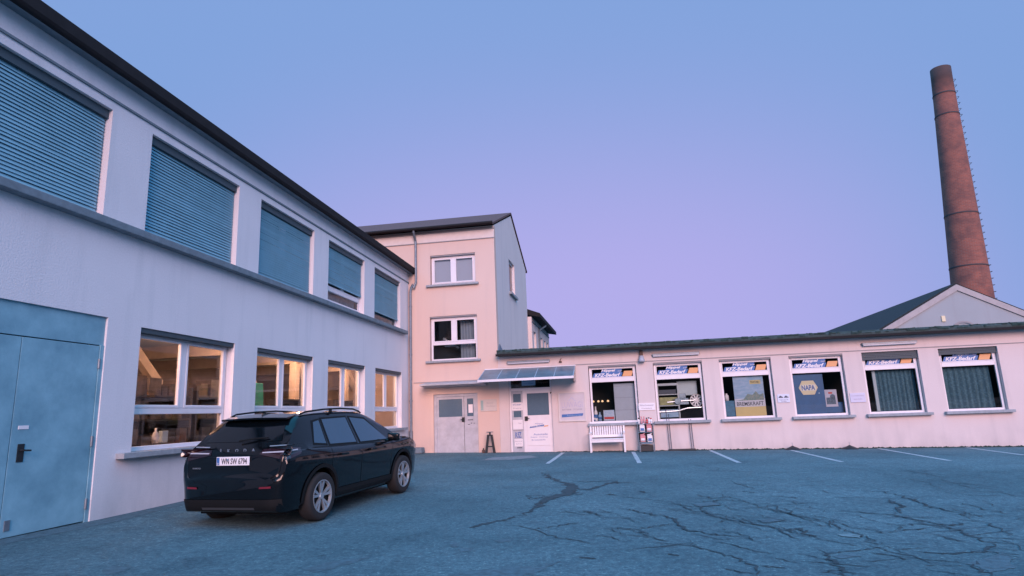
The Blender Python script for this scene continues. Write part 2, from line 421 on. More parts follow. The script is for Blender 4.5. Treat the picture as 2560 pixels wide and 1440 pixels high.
def ribbon(mb, pts, wid, jitter=0.05, lift=0.004, n=5, taper=True):
    P = [gp(*q) for q in pts]; fine = []
    for a, b in zip(P, P[1:]):
        for k in range(n):
            f = k/n; p = a.lerp(b, f); L = (b-a).length
            if k: p += Vector((random.gauss(0, 1), random.gauss(0, 1), 0))*jitter*min(L, 1.2)
            fine.append(p)
    fine.append(P[-1]); i0 = len(mb.v); n_ = len(fine)
    for k, p in enumerate(fine):
        d = fine[min(k+1, n_-1)] - fine[max(k-1, 0)]; nn = Vector((-d.y, d.x, 0)).normalized()
        e = min(1, 4*k/n_ + .15, 4*(n_-1-k)/n_ + .15) if taper else 1
        h = wid*e*(random.uniform(.45, 1.5) if jitter else 1)/2
        for s in (-1, 1):
            q = p + nn*h*s; mb.v.append((q.x, q.y, ground_z(q.x, q.y)+lift))
    for k in range(n_-1): mb.f.append((i0+2*k, i0+2*k+1, i0+2*k+3, i0+2*k+2))
cr = MB()
C = lambda L: [(1040+x/1.684, 1100+y/1.684) for x, y in L]
for wd, pts in [
    (.16, [(530,135),(560,155),(600,175),(655,185),(665,205),(630,225),(560,245),(525,265),(490,290),(440,315)]),
    (.30, [(640,180),(660,205),(640,225),(560,245),(535,262)]),
    (.13, [(665,205),(720,210),(770,195),(830,180),(935,182)]), (.07, [(655,175),(740,175),(850,170)]),
    (.06, [(450,230),(490,248),(540,240),(620,235),(720,225)]), (.07, [(225,365),(300,345),(390,330),(440,312)]),
    (.12, [(225,365),(250,360),(300,347),(345,338)]), (.10, [(530,140),(560,152),(565,165)]), (.09, [(820,185),(845,175),(850,185)]),
    (.035, [(475,378),(560,365),(640,352),(705,348)]), (.06, [(700,297),(740,303),(770,322)]),
    (.055, [(830,285),(900,292),(960,308),(1080,330),(1100,355),(1140,378),(1270,400),(1400,410)]),
    (.035, [(800,370),(920,375),(990,400)]), (.03, [(920,375),(1000,362),(1090,352)]),
    (.04, [(970,260),(1100,270),(1200,285),(1230,310),(1310,335),(1430,355),(1560,380),(1700,415)]),
    (.03, [(1265,348),(1310,335)]), (.05, [(1210,262),(1280,250),(1380,258)]), (.05, [(1370,215),(1430,222)]), (.05, [(1490,235),(1640,245)]),
    (.035, [(1140,420),(1180,450),(1280,475),(1370,505),(1430,540),(1440,573)]),
    (.03, [(1290,540),(1360,555),(1440,565)]), (.03, [(1440,530),(1550,540)]), (.05, [(1690,460),(1740,495),(1780,540),(1800,573)]),
    (.035, [(1700,560),(1790,548),(1850,570)]), (.035, [(1350,280),(1480,290),(1600,318),(1740,345),(1790,375),(1880,400),(1940,440),(1970,430)]),
    (.045, [(1710,300),(1830,300),(2000,312),(2080,330),(2180,350),(2300,385),(2420,430),(2560,440)]),
    (.05, [(1860,215),(1990,218),(2090,250),(2150,275),(2280,305),(2390,345)]), (.06, [(1980,250),(2040,275),(2020,310)]),
    (.03, [(1970,350),(2060,360),(2000,385)]), (.04, [(2000,385),(2150,370)]), (.035, [(1900,475),(2000,485),(2090,510)]),
    (.045, [(2100,470),(2250,480),(2400,470),(2440,435)]), (.04, [(2360,510),(2420,573)]), (.06, [(1540,380),(1620,372),(1680,420)]),
    (.09, [(945,215),(965,222)]), (.1, [(800,228),(850,232)]), (.05, [(680,493),(760,500)]), (.06, [(1050,480),(1110,485)]),
    (.04, [(1180,230),(1250,245),(1330,240)]), (.05, [(2050,355),(2250,360),(2340,350)])]:
    ribbon(cr, C(pts), wd*(.60 if wd > .06 else .66), jitter=.07, n=9)
rc = random.Random(3)
for k in range(150):   # the finer web of hairline cracks
    x, y = rc.uniform(1350, 2560), 1175+250*rc.random()**1.2
    if x < 1700 and rc.random() < .5: continue
    pts = [(x, y)]; dr_ = rc.choice((-1, 1)); sl = rc.uniform(-.15, .55)
    for i in range(rc.randint(2, 5)):
        st_ = rc.uniform(18, 55); x += dr_*st_; y += dr_*st_*sl*rc.uniform(.2, 1.3)*(y-1030)/300; pts.append((x, min(y, 1470)))
    ribbon(cr, pts, rc.uniform(.009, .020), n=5)
tag(cr.build('asphalt_cracks', M['crack'], fix=False), kind='structure')
st = MB()
def blot(mb, pts, lift=0.003):
    P = [gp(*q) for q in pts]; out = []
    for a, b in zip(P, P[1:]+P[:1]):
        for k in range(5):
            p = a.lerp(b, k/5); L = (b-a).length
            p += Vector((random.gauss(0,1), random.gauss(0,1), 0))*0.05*L; out.append((p.x, p.y, ground_z(p.x, p.y)+lift))
    mb.poly(out)
blot(st, C([(130,573),(210,553),(330,543),(430,530),(520,535),(610,508),(560,530),(520,555),(400,590),(200,600)]))
blot(st, [(250,1425),(285,1410),(330,1412),(320,1422),(270,1432)])
blot(st, [(760,1420),(860,1395),(930,1390),(880,1405),(790,1430)])
blot(st, C([(145,430),(175,425),(180,445),(150,450)])); blot(st, C([(175,455),(230,450),(240,465),(190,470)])); blot(st, C([(330,420),(400,415),(400,425),(350,430)]))
blot(st, C([(2330,520),(2440,470),(2500,490),(2520,540),(2420,560)]))
for q in ((960,1190),(1730,1260),(1890,1300),(2080,1390)): blot(st, [(q[0],q[1]),(q[0]+50,q[1]-6),(q[0]+75,q[1]+2),(q[0]+20,q[1]+7)])
tag(st.build('damp_stains', M['stain'], fix=False), kind='structure')
# darker strip of pavement along the foot of the long building
sp = MB()
for i in range(24):
    s0, s1 = 4.5+i*0.75, 5.25+i*0.75
    w0, w1 = .34+.05*math.sin(i*1.7), .34+.05*math.sin((i+1)*1.7)
    a, b, c_, d = at_L(s0), at_L(s1), at_L(s1, -w1), at_L(s0, -w0)
    sp.quad(*[(p.x, p.y, ground_z(p.x, p.y)+.0025) for p in (a, b, c_, d)])
tag(sp.build('pavement_strip', M['stain'], fix=False), kind='structure')
for a, b in [((1408,1132),(1365,1162)),((1583,1130),(1599,1158)),((1768,1123),(1848,1157)),((1975,1125),(2105,1155)),((2175,1118),(2375,1152)),((2385,1115),(2560,1138))]:
    l = MB(); A, B = gp(*a), gp(*b)
    if a[0] == 1408: B = A + (B-A)*0.93
    n_ = 14; d = (B-A).normalized(); nn = Vector((-d.y, d.x, 0))
    for k in range(n_+1):
        p = A.lerp(B, k/n_)
        for s in (-1, 1):
            q = p + nn*(.06*s+random.uniform(-.006,.006)); l.v.append((q.x, q.y, ground_z(q.x, q.y)+.005))
    for k in range(n_): l.f.append((2*k, 2*k+1, 2*k+3, 2*k+2))
    tag(l.build('parking_line', M['line'], fix=False), kind='structure')
pt = MB(); blot(pt, [(1200,1151),(1235,1143),(1325,1139),(1345,1143),(1290,1149)], .004)
tag(pt.build('worn_concrete_patch', mat('worn_concrete', (0.25,0.29,0.32), .9, noise=.5, scale=5), fix=False), kind='structure')
pt = MB(); blot(pt, C([(1775,398),(1820,393),(1880,402),(1870,412),(1800,408)]), .004)
tag(pt.build('pale_patch', mat('pale_scuff', (0.17,0.27,0.30), .9, noise=.5, scale=12), fix=False), kind='structure')

# ------------------------------------------------------------------ building pieces (facade space: x along wall, y into the building, z up)
def wall_mb(mb, x0, x1, z0, z1, holes, th=0.3):
    X = sorted({x0, x1, *[h[0] for h in holes], *[h[1] for h in holes]}); Z = sorted({z0, z1, *[h[2] for h in holes], *[h[3] for h in holes]})
    for i in range(len(X)-1):
        for j in range(len(Z)-1):
            cx, cz = (X[i]+X[i+1])/2, (Z[j]+Z[j+1])/2
            if any(h[0] < cx < h[1] and h[2] < cz < h[3] for h in holes): continue
            mb.quad((X[i],0,Z[j]),(X[i+1],0,Z[j]),(X[i+1],0,Z[j+1]),(X[i],0,Z[j+1]))
            mb.quad((X[i+1],th,Z[j]),(X[i],th,Z[j]),(X[i],th,Z[j+1]),(X[i+1],th,Z[j+1]))
    for a, b, c_, d in holes:
        mb.quad((a,0,c_),(a,0,d),(a,th,d),(a,th,c_)); mb.quad((b,0,d),(b,0,c_),(b,th,c_),(b,th,d))
        mb.quad((a,0,d),(b,0,d),(b,th,d),(a,th,d)); mb.quad((b,0,c_),(a,0,c_),(a,th,c_),(b,th,c_))
    for xx in (x0, x1): mb.quad((xx,0,z0),(xx,0,z1),(xx,th,z1),(xx,th,z0))
    mb.quad((x0,0,z1),(x1,0,z1),(x1,th,z1),(x0,th,z1))
    return mb
def frame_window(parent, x0, x1, z0, z1, y, style, label=None, f=0.07, zt=None, pane_mat=None):
    """white frame (part) with its glass (sub-part)"""
    fm = MB(); pn = MB(); d0, d1 = y, y+0.07; yg = y+0.03
    fm.box(x0, x0+f, d0, d1, z0, z1).box(x1-f, x1, d0, d1, z0, z1)
    fm.box(x0+f, x1-f, d0, d1, z0, z0+f).box(x0+f, x1-f, d0, d1, z1-f, z1)
    def light(a, b, c_, d, sash=0.05):
        if sash:
            for q in ((a, a+sash, c_, d), (b-sash, b, c_, d), (a+sash, b-sash, c_, c_+sash), (a+sash, b-sash, d-sash, d)):
                fm.box(q[0], q[1], d0-.012, d1-.02, q[2], q[3])
        pn.quad((a,yg,c_),(b,yg,c_),(b,yg,d),(a,yg,d))
    if style == 'two_over_one':
        xm = (x0+x1)/2
        fm.box(x0+f, x1-f, d0-.004, d1, zt-.05, zt+.05); fm.box(xm-.06, xm+.06, d0-.006, d1, zt+.05, z1-f)
        light(x0+f, xm-.06, zt+.05, z1-f); light(xm+.06, x1-f, zt+.05, z1-f); light(x0+f, x1-f, z0+f, zt-.05, 0)
    elif style == 'two':
        xm = (x0+x1)/2
        fm.box(xm-.06, xm+.06, d0-.006, d1, z0+f, z1-f); light(x0+f, xm-.06, z0+f, z1-f); light(xm+.06, x1-f, z0+f, z1-f)
    elif style == 'transom':
        fm.box(x0+f, x1-f, d0-.004, d1, zt-.07, zt+.07); light(x0+f, x1-f, z0+f, zt-.07, 0); light(x0+f, x1-f, zt+.07, z1-f, .03)
    o = fm.build('window', M['pvc'], parent, bevel=.006, seg=1)
    if label: o['label'] = label
    pn.build('pane', pane_mat or M['glass'], o, fix=False)
    return o
def sill(parent, x0, x1, zt, out=.12, h=.075, y1=.1, m='sill'):
    MB().box(x0, x1, -out, y1, zt-h, zt).build('sill', M[m], parent, bevel=.008)

# ------------------------------------------------------------------ long two-storey building on the left
FB = thing('factory_building', 'long white two-storey building on the left with grey venetian blinds over its upper windows', 'building', O_L, ROT_L)
UPW = [(1.90, 4.41), (5.26, 7.77), (8.62, 11.13), (11.95, 14.46), (15.31, 17.82), (18.67, 21.19)]
LOW = [(8.72, 11.24), (12.05, 14.57), (15.42, 17.94), (18.79, 21.32)]
GAR = (5.50, 8.05, 0.0, 2.99)
END_L = 22.33
holes = [(a, b, 4.46, 6.20) for a, b in UPW] + [(a, b, 1.0, 2.93) for a, b in LOW] + [GAR]
mb = wall_mb(MB(), -8, END_L, -0.4, 6.80, holes)
mb.quad((-8,0.3,-.4),(-8,9,-.4),(-8,9,6.8),(-8,.3,6.8)); mb.quad((END_L,.3,-.4),(END_L,9,-.4),(END_L,9,6.8),(END_L,.3,6.8)); mb.quad((-8,9,-.4),(END_L,9,-.4),(END_L,9,6.8),(-8,9,6.8))
mb.build('wall', M['plaster_l'], FB, fix=False)
mb = MB().box(-8, 22.2, -.025, 0, 6.34, 6.375); mb.build('string_course', M['ledge'], FB)
MB().box(-8, 21.63, -.16, 0, 4.32, 4.44).build('window_ledge', M['ledge'], FB, bevel=.012)
# roof with sloping soffit, fascia and box gutter
mb = MB(); mb.prism([(-.003,6.715),(-.185,6.70),(-.185,6.72),(-.003,6.735)], 'x', -8.1, 22.3); mb.build('soffit', M['ledge'], FB)
mb = MB(); mb.prism([(-.185,6.73),(-.185,6.88),(4.5,8.95),(9.4,6.86),(9.4,6.76),(4.5,8.80),(.0,6.805)], 'x', -8.2, 22.36); mb.build('roof', M['fascia'], FB)
mb = MB(); mb.prism([(-.27,6.925),(-.27,6.74),(-.245,6.69),(-.19,6.675),(-.19,6.925)], 'x', -8.2, 22.40); mb.build('gutter', M['fascia'], FB, bevel=.015)
mb = MB(); mb.tube([(22.3,-.23,6.68),(22.28,-.22,6.5),(22.1,-.12,6.15),(22.05,-.10,6.0),(22.05,-.10,.28),(22.05,-.10,.1)], .05, 12)
for z in (5.4, 3.6, 1.9): mb.tube([(22.05,-.1,z),(22.05,-.1,z+.05)], .062, 12)
mb.tube([(22.05,-.10,.10),(22.05,-.10,.85)], .066, 12); mb.build('downpipe', M['zinc'], FB, smooth=False)
for k, (a, b) in enumerate(UPW):
    o = frame_window(FB, a, b, 4.46, 6.20, .17, 'two_over_one', zt=4.90)
    zb = {4: 5.06, 5: 4.80}.get(k, 4.50)
    if k in (4, 5): MB().quad((a+.08,.30,4.5),(b-.08,.30,4.5),(b-.08,.30,4.95),(a+.08,.30,4.95)).build('pale_pane_backing', mat('pale_pane_backing', (.30,.40,.48), .9, noise=.4, scale=9), o)  # pale sheet added behind the glass to lighten the pane
    if k == 4: MB().box(a+.07, b-.07, .158, .235, 4.53, 4.61).box(a+.07, b-.07, .155, .235, 4.86, 4.985).build('bottom_rail', M['pvc'], o)
    bl = MB(); n_ = int((6.06-zb)/.052)
    for i in range(n_):
        z = zb+.02+i*(6.06-zb)/n_; ti = R(68+random.uniform(-4,4)+(8 if random.random() < .06 else 0)); c_, s_ = math.cos(ti)*.034, math.sin(ti)*.034
        dz = random.uniform(-.004, .004)
        bl.obox(((a+b)/2+random.uniform(-.004,.004), .11, z+dz), ((b-a)/2-.03, 0, 0), (0, c_, s_), (0, -.002*math.sin(ti), .002*math.cos(ti)))
    bl.box(a+.03, b-.03, .085, .135, zb-.02, zb+.02)
    q = bl.build('blind', M['blind'], o)
    MB().box(a+.01, b-.01, .06, .165, 6.06, 6.195).build('blind_box', M['blind_dark'], o)
for a, b in LOW:
    o = frame_window(FB, a+.02, b-.02, 1.0, 2.90, .15, 'two_over_one', zt=1.62)
    sill(o, a-.3, b+.3, 1.0, .14, .085)
    MB().box(a, b, .02, .149, 2.85, 2.928).build('shutter_box', M['blind_dark'], o)
# inner shell: floors, partition, lit workshop
mb = MB(); mb.box(8.2, 22.0, .31, 8.5, -.3, .08); mb.box(8.2, 8.3, .31, 8.5, .08, 3.35); mb.box(21.9, 22.0, .31, 8.5, .08, 3.35); mb.box(8.2, 22.0, 7.0, 7.1, .08, 3.35)
mb.build('workshop_room', M['room'], FB)
MB().box(8.2, 22.0, .31, 8.5, 3.35, 3.45).build('workshop_ceiling', mat('ceiling_paint', (.80,.70,.62), .9), FB)
mb = MB()
for s in (10.55, 14.2, 17.4, 21.0):
    mb.box(s-.12, s+.12, 1.9, 2.1, .08, 3.35); mb.box(s-.1, s+.1, 1.9, 7.0, 3.05, 3.35)
    mb.obox((s+.55, 2.0, 2.75), (.62, 0, -.55), (0, .08, 0), (.06, 0, .07))
mb.build('timber_frame', mat('painted_beam', (.62,.47,.36), .8, noise=.2), FB)
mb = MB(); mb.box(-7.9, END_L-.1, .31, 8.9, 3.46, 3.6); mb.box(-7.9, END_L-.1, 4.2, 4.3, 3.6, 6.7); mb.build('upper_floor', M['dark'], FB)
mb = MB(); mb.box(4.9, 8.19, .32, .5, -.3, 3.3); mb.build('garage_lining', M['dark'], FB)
warm = (1.0, .56, .40)
for s in (9.0, 13.0, 16.6, 20.0):
    MB().box(s-.6, s+.6, 1.25, 1.41, 3.22, 3.28).build('tube_lamp', emit('warm_tube', (1, .62, .32), 3), FB)
    L_ = bpy.data.lights.new('workshop_light', 'POINT'); L_.shadow_soft_size = .12; L_.energy = 105; L_.color = warm
    lo = bpy.data.objects.new('workshop_light', L_); COL.objects.link(lo); lo.parent = FB; lo.location = (s, 1.33, 3.02)
# garage door: fixed head panel, two leaves, hinges, handle
gd = MB().box(5.5, 8.05, .035, .07, 2.57, 2.99); gd.box(7.98, 8.05, .02, .09, -.2, 2.57); G_ = gd.build('garage_door', M['garage'], FB, bevel=.004)
G_['label'] = 'grey blue sheet steel double door, scuffed and stained'
for a, b in ((5.5, 6.745), (6.755, 7.975)):
    lf = MB().box(a, b, .03, .065, .12, 2.555); lf.build('door_leaf', M['garage'], G_, bevel=.004)
for z in (2.3, 1.2, .35): MB().tube([(7.98,.02,z-.07),(7.98,.02,z+.07)], .018, 10).build('hinge', M['zinc'], G_)
hd = MB().box(6.86, 6.95, .022, .03, 1.0, 1.22); hd.tube([(6.9,.022,1.14),(6.9,-.03,1.14)], .012, 8); hd.tube([(6.9,-.03,1.14),(6.99,-.035,1.135)], .012, 8); hd.build('door_handle', M['black'], G_)
MB().box(6.84, 6.98, .024, .03, 1.40, 1.445).build('name_plate', M['white'], G_)
MB().box(6.80, 6.87, .018, .03, .2, .32).build('door_bolt', M['zinc'], G_)

# stock inside the lit workshop
def inL(o, s, y, z): return place(o, at_L(s, y, z), ROT_L)
shelf_lab = ['dark wooden stock shelf behind the first lit workshop window by the garage door', 'dark wooden stock shelf behind the second lit workshop window', 'dark wooden stock shelf behind the third lit workshop window', 'narrow dark stock shelf behind the lit workshop window beside the downpipe']
for k, (s0, s1) in enumerate(((8.6,11.9),(12.1,14.6),(15.6,17.6),(19.0,20.2))):
    t = thing('storage_shelf', shelf_lab[k], 'shelf', at_L((s0+s1)/2, 1.6, .08), ROT_L, 'stock shelves in the workshop')
    h = (s1-s0)/2; fr = MB(); hh = (2.05, 2.0, 1.9, 1.9)[k]
    for x in (-h, h): fr.box(x-.03, x+.03, -.25, .25, 0, hh)
    for z in (.4, .9, 1.4, 1.85): fr.box(-h, h, -.25, .25, z, z+.03)
    fr.box(-h, h, .25, .27, 0, hh)
    fr.build('rack_frame', M['wood'], t)
    bx = MB()
    for z in (.43, .93, 1.43, 1.88):
        x = -h+.06
        while x < h-.2 and z < hh-.1:
            ww = random.uniform(.14, .34); bx.box(x, min(x+ww, h-.04), random.uniform(-.24,-.1), .2, z, z+random.uniform(.18, .38)); x += ww+random.uniform(.01,.06)
    bx.build('stock_boxes', M['crate'], t)
o = MB().prism([(-.45,0),(.45,0),(.38,.62),(-.38,.62)], 'y', -.15, .15).build('plastic_tub', M['greenbox'], bevel=.02); tag(inL(o, 12.75, .62, 1.62), 'bright green plastic tub just inside the second lit workshop window', 'tub')
o = MB().box(-.6, .6, -.25, .3, .0, .05).box(-.55,-.48,-.2,.25,-1.4,0).box(.48,.55,-.2,.25,-1.4,0).build('workbench', M['wood']); tag(inL(o, 12.75, .62, 1.55), 'small wooden bench under the green tub inside the workshop', 'bench')
o = MB().lathe([(.0,0),(.05,0),(.055,.12),(.04,.17),(.018,.2),(.018,.25),(0,.25)], n=14).build('bottle', M['white'], smooth=True); tag(inL(o, 9.75, .42, 1.09), 'white bottle on the sill inside the first lit workshop window', 'bottle')
o = MB().box(-.07,.07,-.04,.04,0,.2).build('paper_box', mat('pale_box', (.5,.58,.62), .7), bevel=.004); tag(inL(o, 9.95, .43, 1.09), 'pale blue box beside the white bottle inside the first lit workshop window', 'box')
o = MB().box(-.35,.35,-.2,.2,0,.03).lathe([(.0,.03),(.10,.03),(.12,.3),(0,.3)], (-.1,0,0), n=14).box(-.02,-.0,-.01,.01,.3,.9).build('desk_lamp', M['cream'], bevel=.004); tag(inL(o, 8.95, .75, 1.55), 'cream coloured container on a shelf board at the left of the first lit window', 'container')

# ------------------------------------------------------------------ three storey stair tower
TW = thing('stair_tower', 'peach three-storey tower with red tiled gable roof standing in the corner of the yard', 'building', O_R, ROT_R)
DT = (-2.31, -.66, -.3, 2.12)
UPT, LOT = (-2.38, -.62, 6.20, 7.36), (-2.42, -.61, 3.34, 5.0)
XE = .13
mb = wall_mb(MB(), -9, XE, -.4, 8.36, [DT, UPT, LOT])
mb.poly([(-9,0,8.36),(-9,8,8.36),(-9,4,9.98)])
mb.quad((-9,0,-.4),(-9,8,-.4),(-9,8,8.36),(-9,0,8.36)); mb.quad((-9,8,-.4),(XE,8,-.4),(XE,8,8.36),(-9,8,8.36))
mb.build('wall', M['plaster_t'], TW, fix=False); mb = MB()
# right gable wall with a small window
SW = (3.1, 4.5, 6.35, 7.8)
def sq(y0, y1, z0, z1, x=XE): mb.quad((x,y0,z0),(x,y1,z0),(x,y1,z1),(x,y0,z1))
sq(.3, SW[0], -.4, 8.36); sq(SW[1], 8, -.4, 8.36); sq(SW[0], SW[1], -.4, SW[2]); sq(SW[0], SW[1], SW[3], 8.36)
mb.quad((XE,SW[0],SW[2]),(XE-.25,SW[0],SW[2]),(XE-.25,SW[0],SW[3]),(XE,SW[0],SW[3])); mb.quad((XE,SW[1],SW[2]),(XE-.25,SW[1],SW[2]),(XE-.25,SW[1],SW[3]),(XE,SW[1],SW[3]))
mb.quad((XE,SW[0],SW[3]),(XE-.25,SW[0],SW[3]),(XE-.25,SW[1],SW[3]),(XE,SW[1],SW[3])); mb.quad((XE,SW[0],SW[2]),(XE-.25,SW[0],SW[2]),(XE-.25,SW[1],SW[2]),(XE,SW[1],SW[2]))
mb.poly([(XE,0,8.36),(XE,8,8.36),(XE,4,9.98)])
mb.build('gable_wall', plaster('plaster_cool_lit_side', (.76, .68, .66), (.42,.42,.43), .5), TW, fix=False)  # greyer than the front: cooler light on this side put into the colour
MB().box(-9, XE+.02, -.03, 0, 7.86, 7.89).box(-9, XE+.02, -.05, 0, 8.22, 8.26).build('string_course', M['groove'], TW)
MB().box(-9, XE+.012, -.022, -.003, 7.893, 8.217).build('frieze', M['trim'], TW)
mb = MB(); mb.prism([(-.32,8.30),(4,10.06),(8.32,8.30),(8.32,8.38),(4,10.14),(-.32,8.38)], 'x', -9.2, XE+.035); mb.build('roof', M['tile'], TW)
mb = MB(); mb.tube([(-9.2,-.36,8.37),(XE+.03,-.36,8.37)], .058, 10); mb.build('gutter', M['fascia'], TW)
mb = MB(); mb.tube([(-2.93,-.34,8.38),(-2.93,-.3,8.25),(-2.92,-.09,7.95),(-2.92,-.09,6.35),(-3.0,-.12,6.12)], .045, 10); mb.build('downpipe', M['zinc'], TW)
o = frame_window(TW, UPT[0]+.02, UPT[1]-.02, UPT[2], UPT[3]-.05, .12, 'two'); sill(o, UPT[0]-.14, UPT[1]+.12, UPT[2]); MB().box(UPT[0], UPT[1], .02, .119, UPT[3]-.05, UPT[3]-.003).build('shutter_box', M['groove'], o)
MB().quad((UPT[0]+.05,.22,UPT[2]+.05),(UPT[1]-.05,.22,UPT[2]+.05),(UPT[1]-.05,.22,UPT[3]-.1),(UPT[0]+.05,.22,UPT[3]-.1)).build('roller_blind', mat('pale_blind', (.42,.46,.58), .8), o)
o = frame_window(TW, LOT[0]+.02, LOT[1]-.02, LOT[2], LOT[3]-.05, .12, 'two_over_one', zt=3.98); sill(o, LOT[0]-.14, LOT[1]+.12, LOT[2]); MB().box(LOT[0], LOT[1], .02, .119, LOT[3]-.05, LOT[3]-.003).build('shutter_box', M['groove'], o)
cu = MB()
for i in range(9):
    x = -1.35+i*.06; y = .45+.03*(i % 2); cu.quad((x,y,3.4),(x+.06,.48-(.03*(i % 2)),3.4),(x+.06-.012*i*.5,.48-(.03*(i % 2)),4.85),(x-.012*i*.5,y,4.85))
cu.build('curtain', mat('grey_curtain', (.22,.27,.34), .9), o)
MB().box(-2.0,-1.55,.5,.56,3.9,3.95).obox((-1.8,.7,4.05),(.3,0,-.2),(0,.03,0),(.02,0,.03)).build('hand_rail', M['zinc'], o)
MB().box(-9, XE-.02, 2.2, 2.3, 0, 8.3).box(-9, XE-.02, .31, 2.2, 2.7, 2.8).box(-9, XE-.02, .31, 2.2, 5.5, 5.6).build('inner_wall', M['dark'], TW)
# small window in the right hand gable wall
fm = MB(); x = XE-.14
fm.box(x, x+.06, SW[0], SW[0]+.08, SW[2], SW[3]).box(x, x+.06, SW[1]-.08, SW[1], SW[2], SW[3]).box(x, x+.06, SW[0]+.08, SW[1]-.08, SW[3]-.08, SW[3]).box(x, x+.06, SW[0]+.08, SW[1]-.08, SW[2], SW[2]+.08)
o = fm.build('window', M['pvc'], TW); MB().quad((x+.03,SW[0],SW[2]),(x+.03,SW[1],SW[2]),(x+.03,SW[1],SW[3]),(x+.03,SW[0],SW[3])).build('pane', M['glass'], o, fix=False)
MB().box(XE-.1, XE+.11, SW[0]-.15, SW[1]+.15, SW[2]-.1, SW[2]-.003).build('sill', M['sill'], o)
# double door with wired glass, letter slot, handle
def panel_frame(mb, x0, x1, z0, z1, y0, y1, hs, b=0):
    """flat leaf with rectangular openings"""
    X = sorted({x0, x1, *[h[0] for h in hs], *[h[1] for h in hs]}); Z = sorted({z0, z1, *[h[2] for h in hs], *[h[3] for h in hs]})
    for i in range(len(X)-1):
        for j in range(len(Z)-1):
            cx, cz = (X[i]+X[i+1])/2, (Z[j]+Z[j+1])/2
            if any(h[0] < cx < h[1] and h[2] < cz < h[3] for h in hs): continue
            mb.box(X[i], X[i+1], y0, y1, Z[j], Z[j+1])
def clean(o):
    bm = bmesh.new(); bm.from_mesh(o.data); bmesh.ops.remove_doubles(bm, verts=bm.verts, dist=.0005)
    dup = {}
    for f in bm.faces: dup.setdefault(tuple(sorted(v.index for v in f.verts)), []).append(f)
    kill = [f for fs in dup.values() if len(fs) > 1 for f in fs]
    bmesh.ops.delete(bm, geom=kill, context='FACES_ONLY'); bmesh.ops.recalc_face_normals(bm, faces=bm.faces); bm.to_mesh(o.data); bm.free(); return o
dr = MB(); dr.box(DT[0], DT[0]+.1, .06, .16, -.1, DT[3]).box(DT[1]-.1, DT[1], .06, .16, -.1, DT[3]).box(DT[0]+.1, DT[1]-.1, .06, .16, DT[3]-.1, DT[3])
D_ = dr.build('entrance_door', M['door_grey'], TW, bevel=.005)
l1 = (-2.14, -1.26, 1.30, 1.93); l2 = (-1.08, -.84, 1.30, 1.93)
lf = MB(); panel_frame(lf, -2.21, -1.20, .03, 2.02, .09, .13, [l1]); clean(lf.build('door_leaf', M['door_grey'], D_))
lf = MB(); panel_frame(lf, -1.185, -.76, .03, 2.02, .09, .13, [l2]); clean(lf.build('door_leaf', M['door_grey'], D_))
MB().box(l1[0], l1[1], .105, .115, l1[2], l1[3]).box(l2[0], l2[1], .105, .115, l2[2], l2[3]).build('door_glass', M['glass_frost'], D_)
MB().box(-1.27, -1.17, .055, .09, 1.11, 1.27).tube([(-1.2,.06,1.19),(-1.2,.01,1.19),(-1.31,.005,1.19)], .012, 8).build('door_handle', M['black'], D_)
MB().box(-1.06, -.86, .082, .0895, 1.155, 1.185).build('letter_slot', M['ink'], D_)
MB().box(-1.03, -.87, .096, .104, 1.42, 1.72).build('paper_notice', M['white'], D_)
for q in ((-1.06,-.98,1.0,1.02),(-.95,-.9,1.04,1.07),(-.85,-.8,1.04,1.06)): MB().box(q[0],q[1],.082,.0895,q[2],q[3]).build('bell_plate', M['ink'], D_)
cn = MB().prism([(-.68,2.42),(-.68,2.47),(0,2.56),(0,2.36),(-.3,2.40)], 'x', -2.62, -.30); cn.build('door_canopy', mat('canopy_concrete', (.55,.52,.54), .8, noise=.5, scale=4, col2=(.30,.34,.36)), TW)
MB().box(-3.05, -.28, -.02, 0, 2.562, 2.585).build('canopy_flashing', M['groove'], TW)

# ------------------------------------------------------------------ single storey shop
SH = thing('shop_building', 'pale pink single-storey shop with a row of six display windows and dark flat roof edge', 'building', O_R, ROT_R)
AW = [(3.36, 5.02), (5.60, 7.24), (7.80, 9.48), (10.05, 11.74), (12.32, 14.02), (14.62, 16.34)]
ZA = (.89, 2.88)
DA = (.49, 2.02, -.3, 2.62)
X1 = 25.0
AW2 = AW
mb = wall_mb(MB(), XE+.003, X1, -.6, 3.36, [(a, b, *ZA) for a, b in AW2] + [DA])
mb.quad((X1,0,-.6),(X1,7,-.6),(X1,7,3.36),(X1,0,3.36)); mb.quad((XE,7,-.6),(X1,7,-.6),(X1,7,3.36),(XE,7,3.36))
mb.build('wall', M['plaster_a'], SH, fix=False)
MB().box(XE+.005, X1, -.018, 0, 2.935, 2.96).build('string_course', M['groove'], SH)
mb = MB(); mb.prism([(-.36,3.36),(-.36,3.50),(-.30,3.58),(7.2,3.58),(7.2,3.36)], 'x', XE+.03, X1+.2); mb.build('roof', M['roof_dark'], SH, bevel=.01)
MB().box(XE+.0, X1+.2, -.40, -.36, 3.355, 3.43).build('roof_edge', M['fascia'], SH)
rm = MB(); ra_ = random.Random(11); x = XE+.1
while x < 19:
    ww, hh_ = ra_.uniform(.03,.12), ra_.uniform(.008,.035); yy = ra_.choice((-.355,-.34,-.30)); zb_ = 3.5 if yy < -.35 else 3.55
    rm.obox((x, yy, zb_), (ww,0,ra_.uniform(-.01,.01)), (0,.025,0), (0,0,hh_)); x += ra_.uniform(.05,.22)
rm.build('moss_crust', mat('roof_moss', (.035,.075,.07), .95, noise=.6, scale=18), SH)['kind'] = 'stuff'
mb = MB(); mb.prism([(-.02,3.58),(1.1,3.58),(.25,3.86)], 'x', XE+.004, XE+.05); mb.build('lead_flashing', M['zinc'], SH)
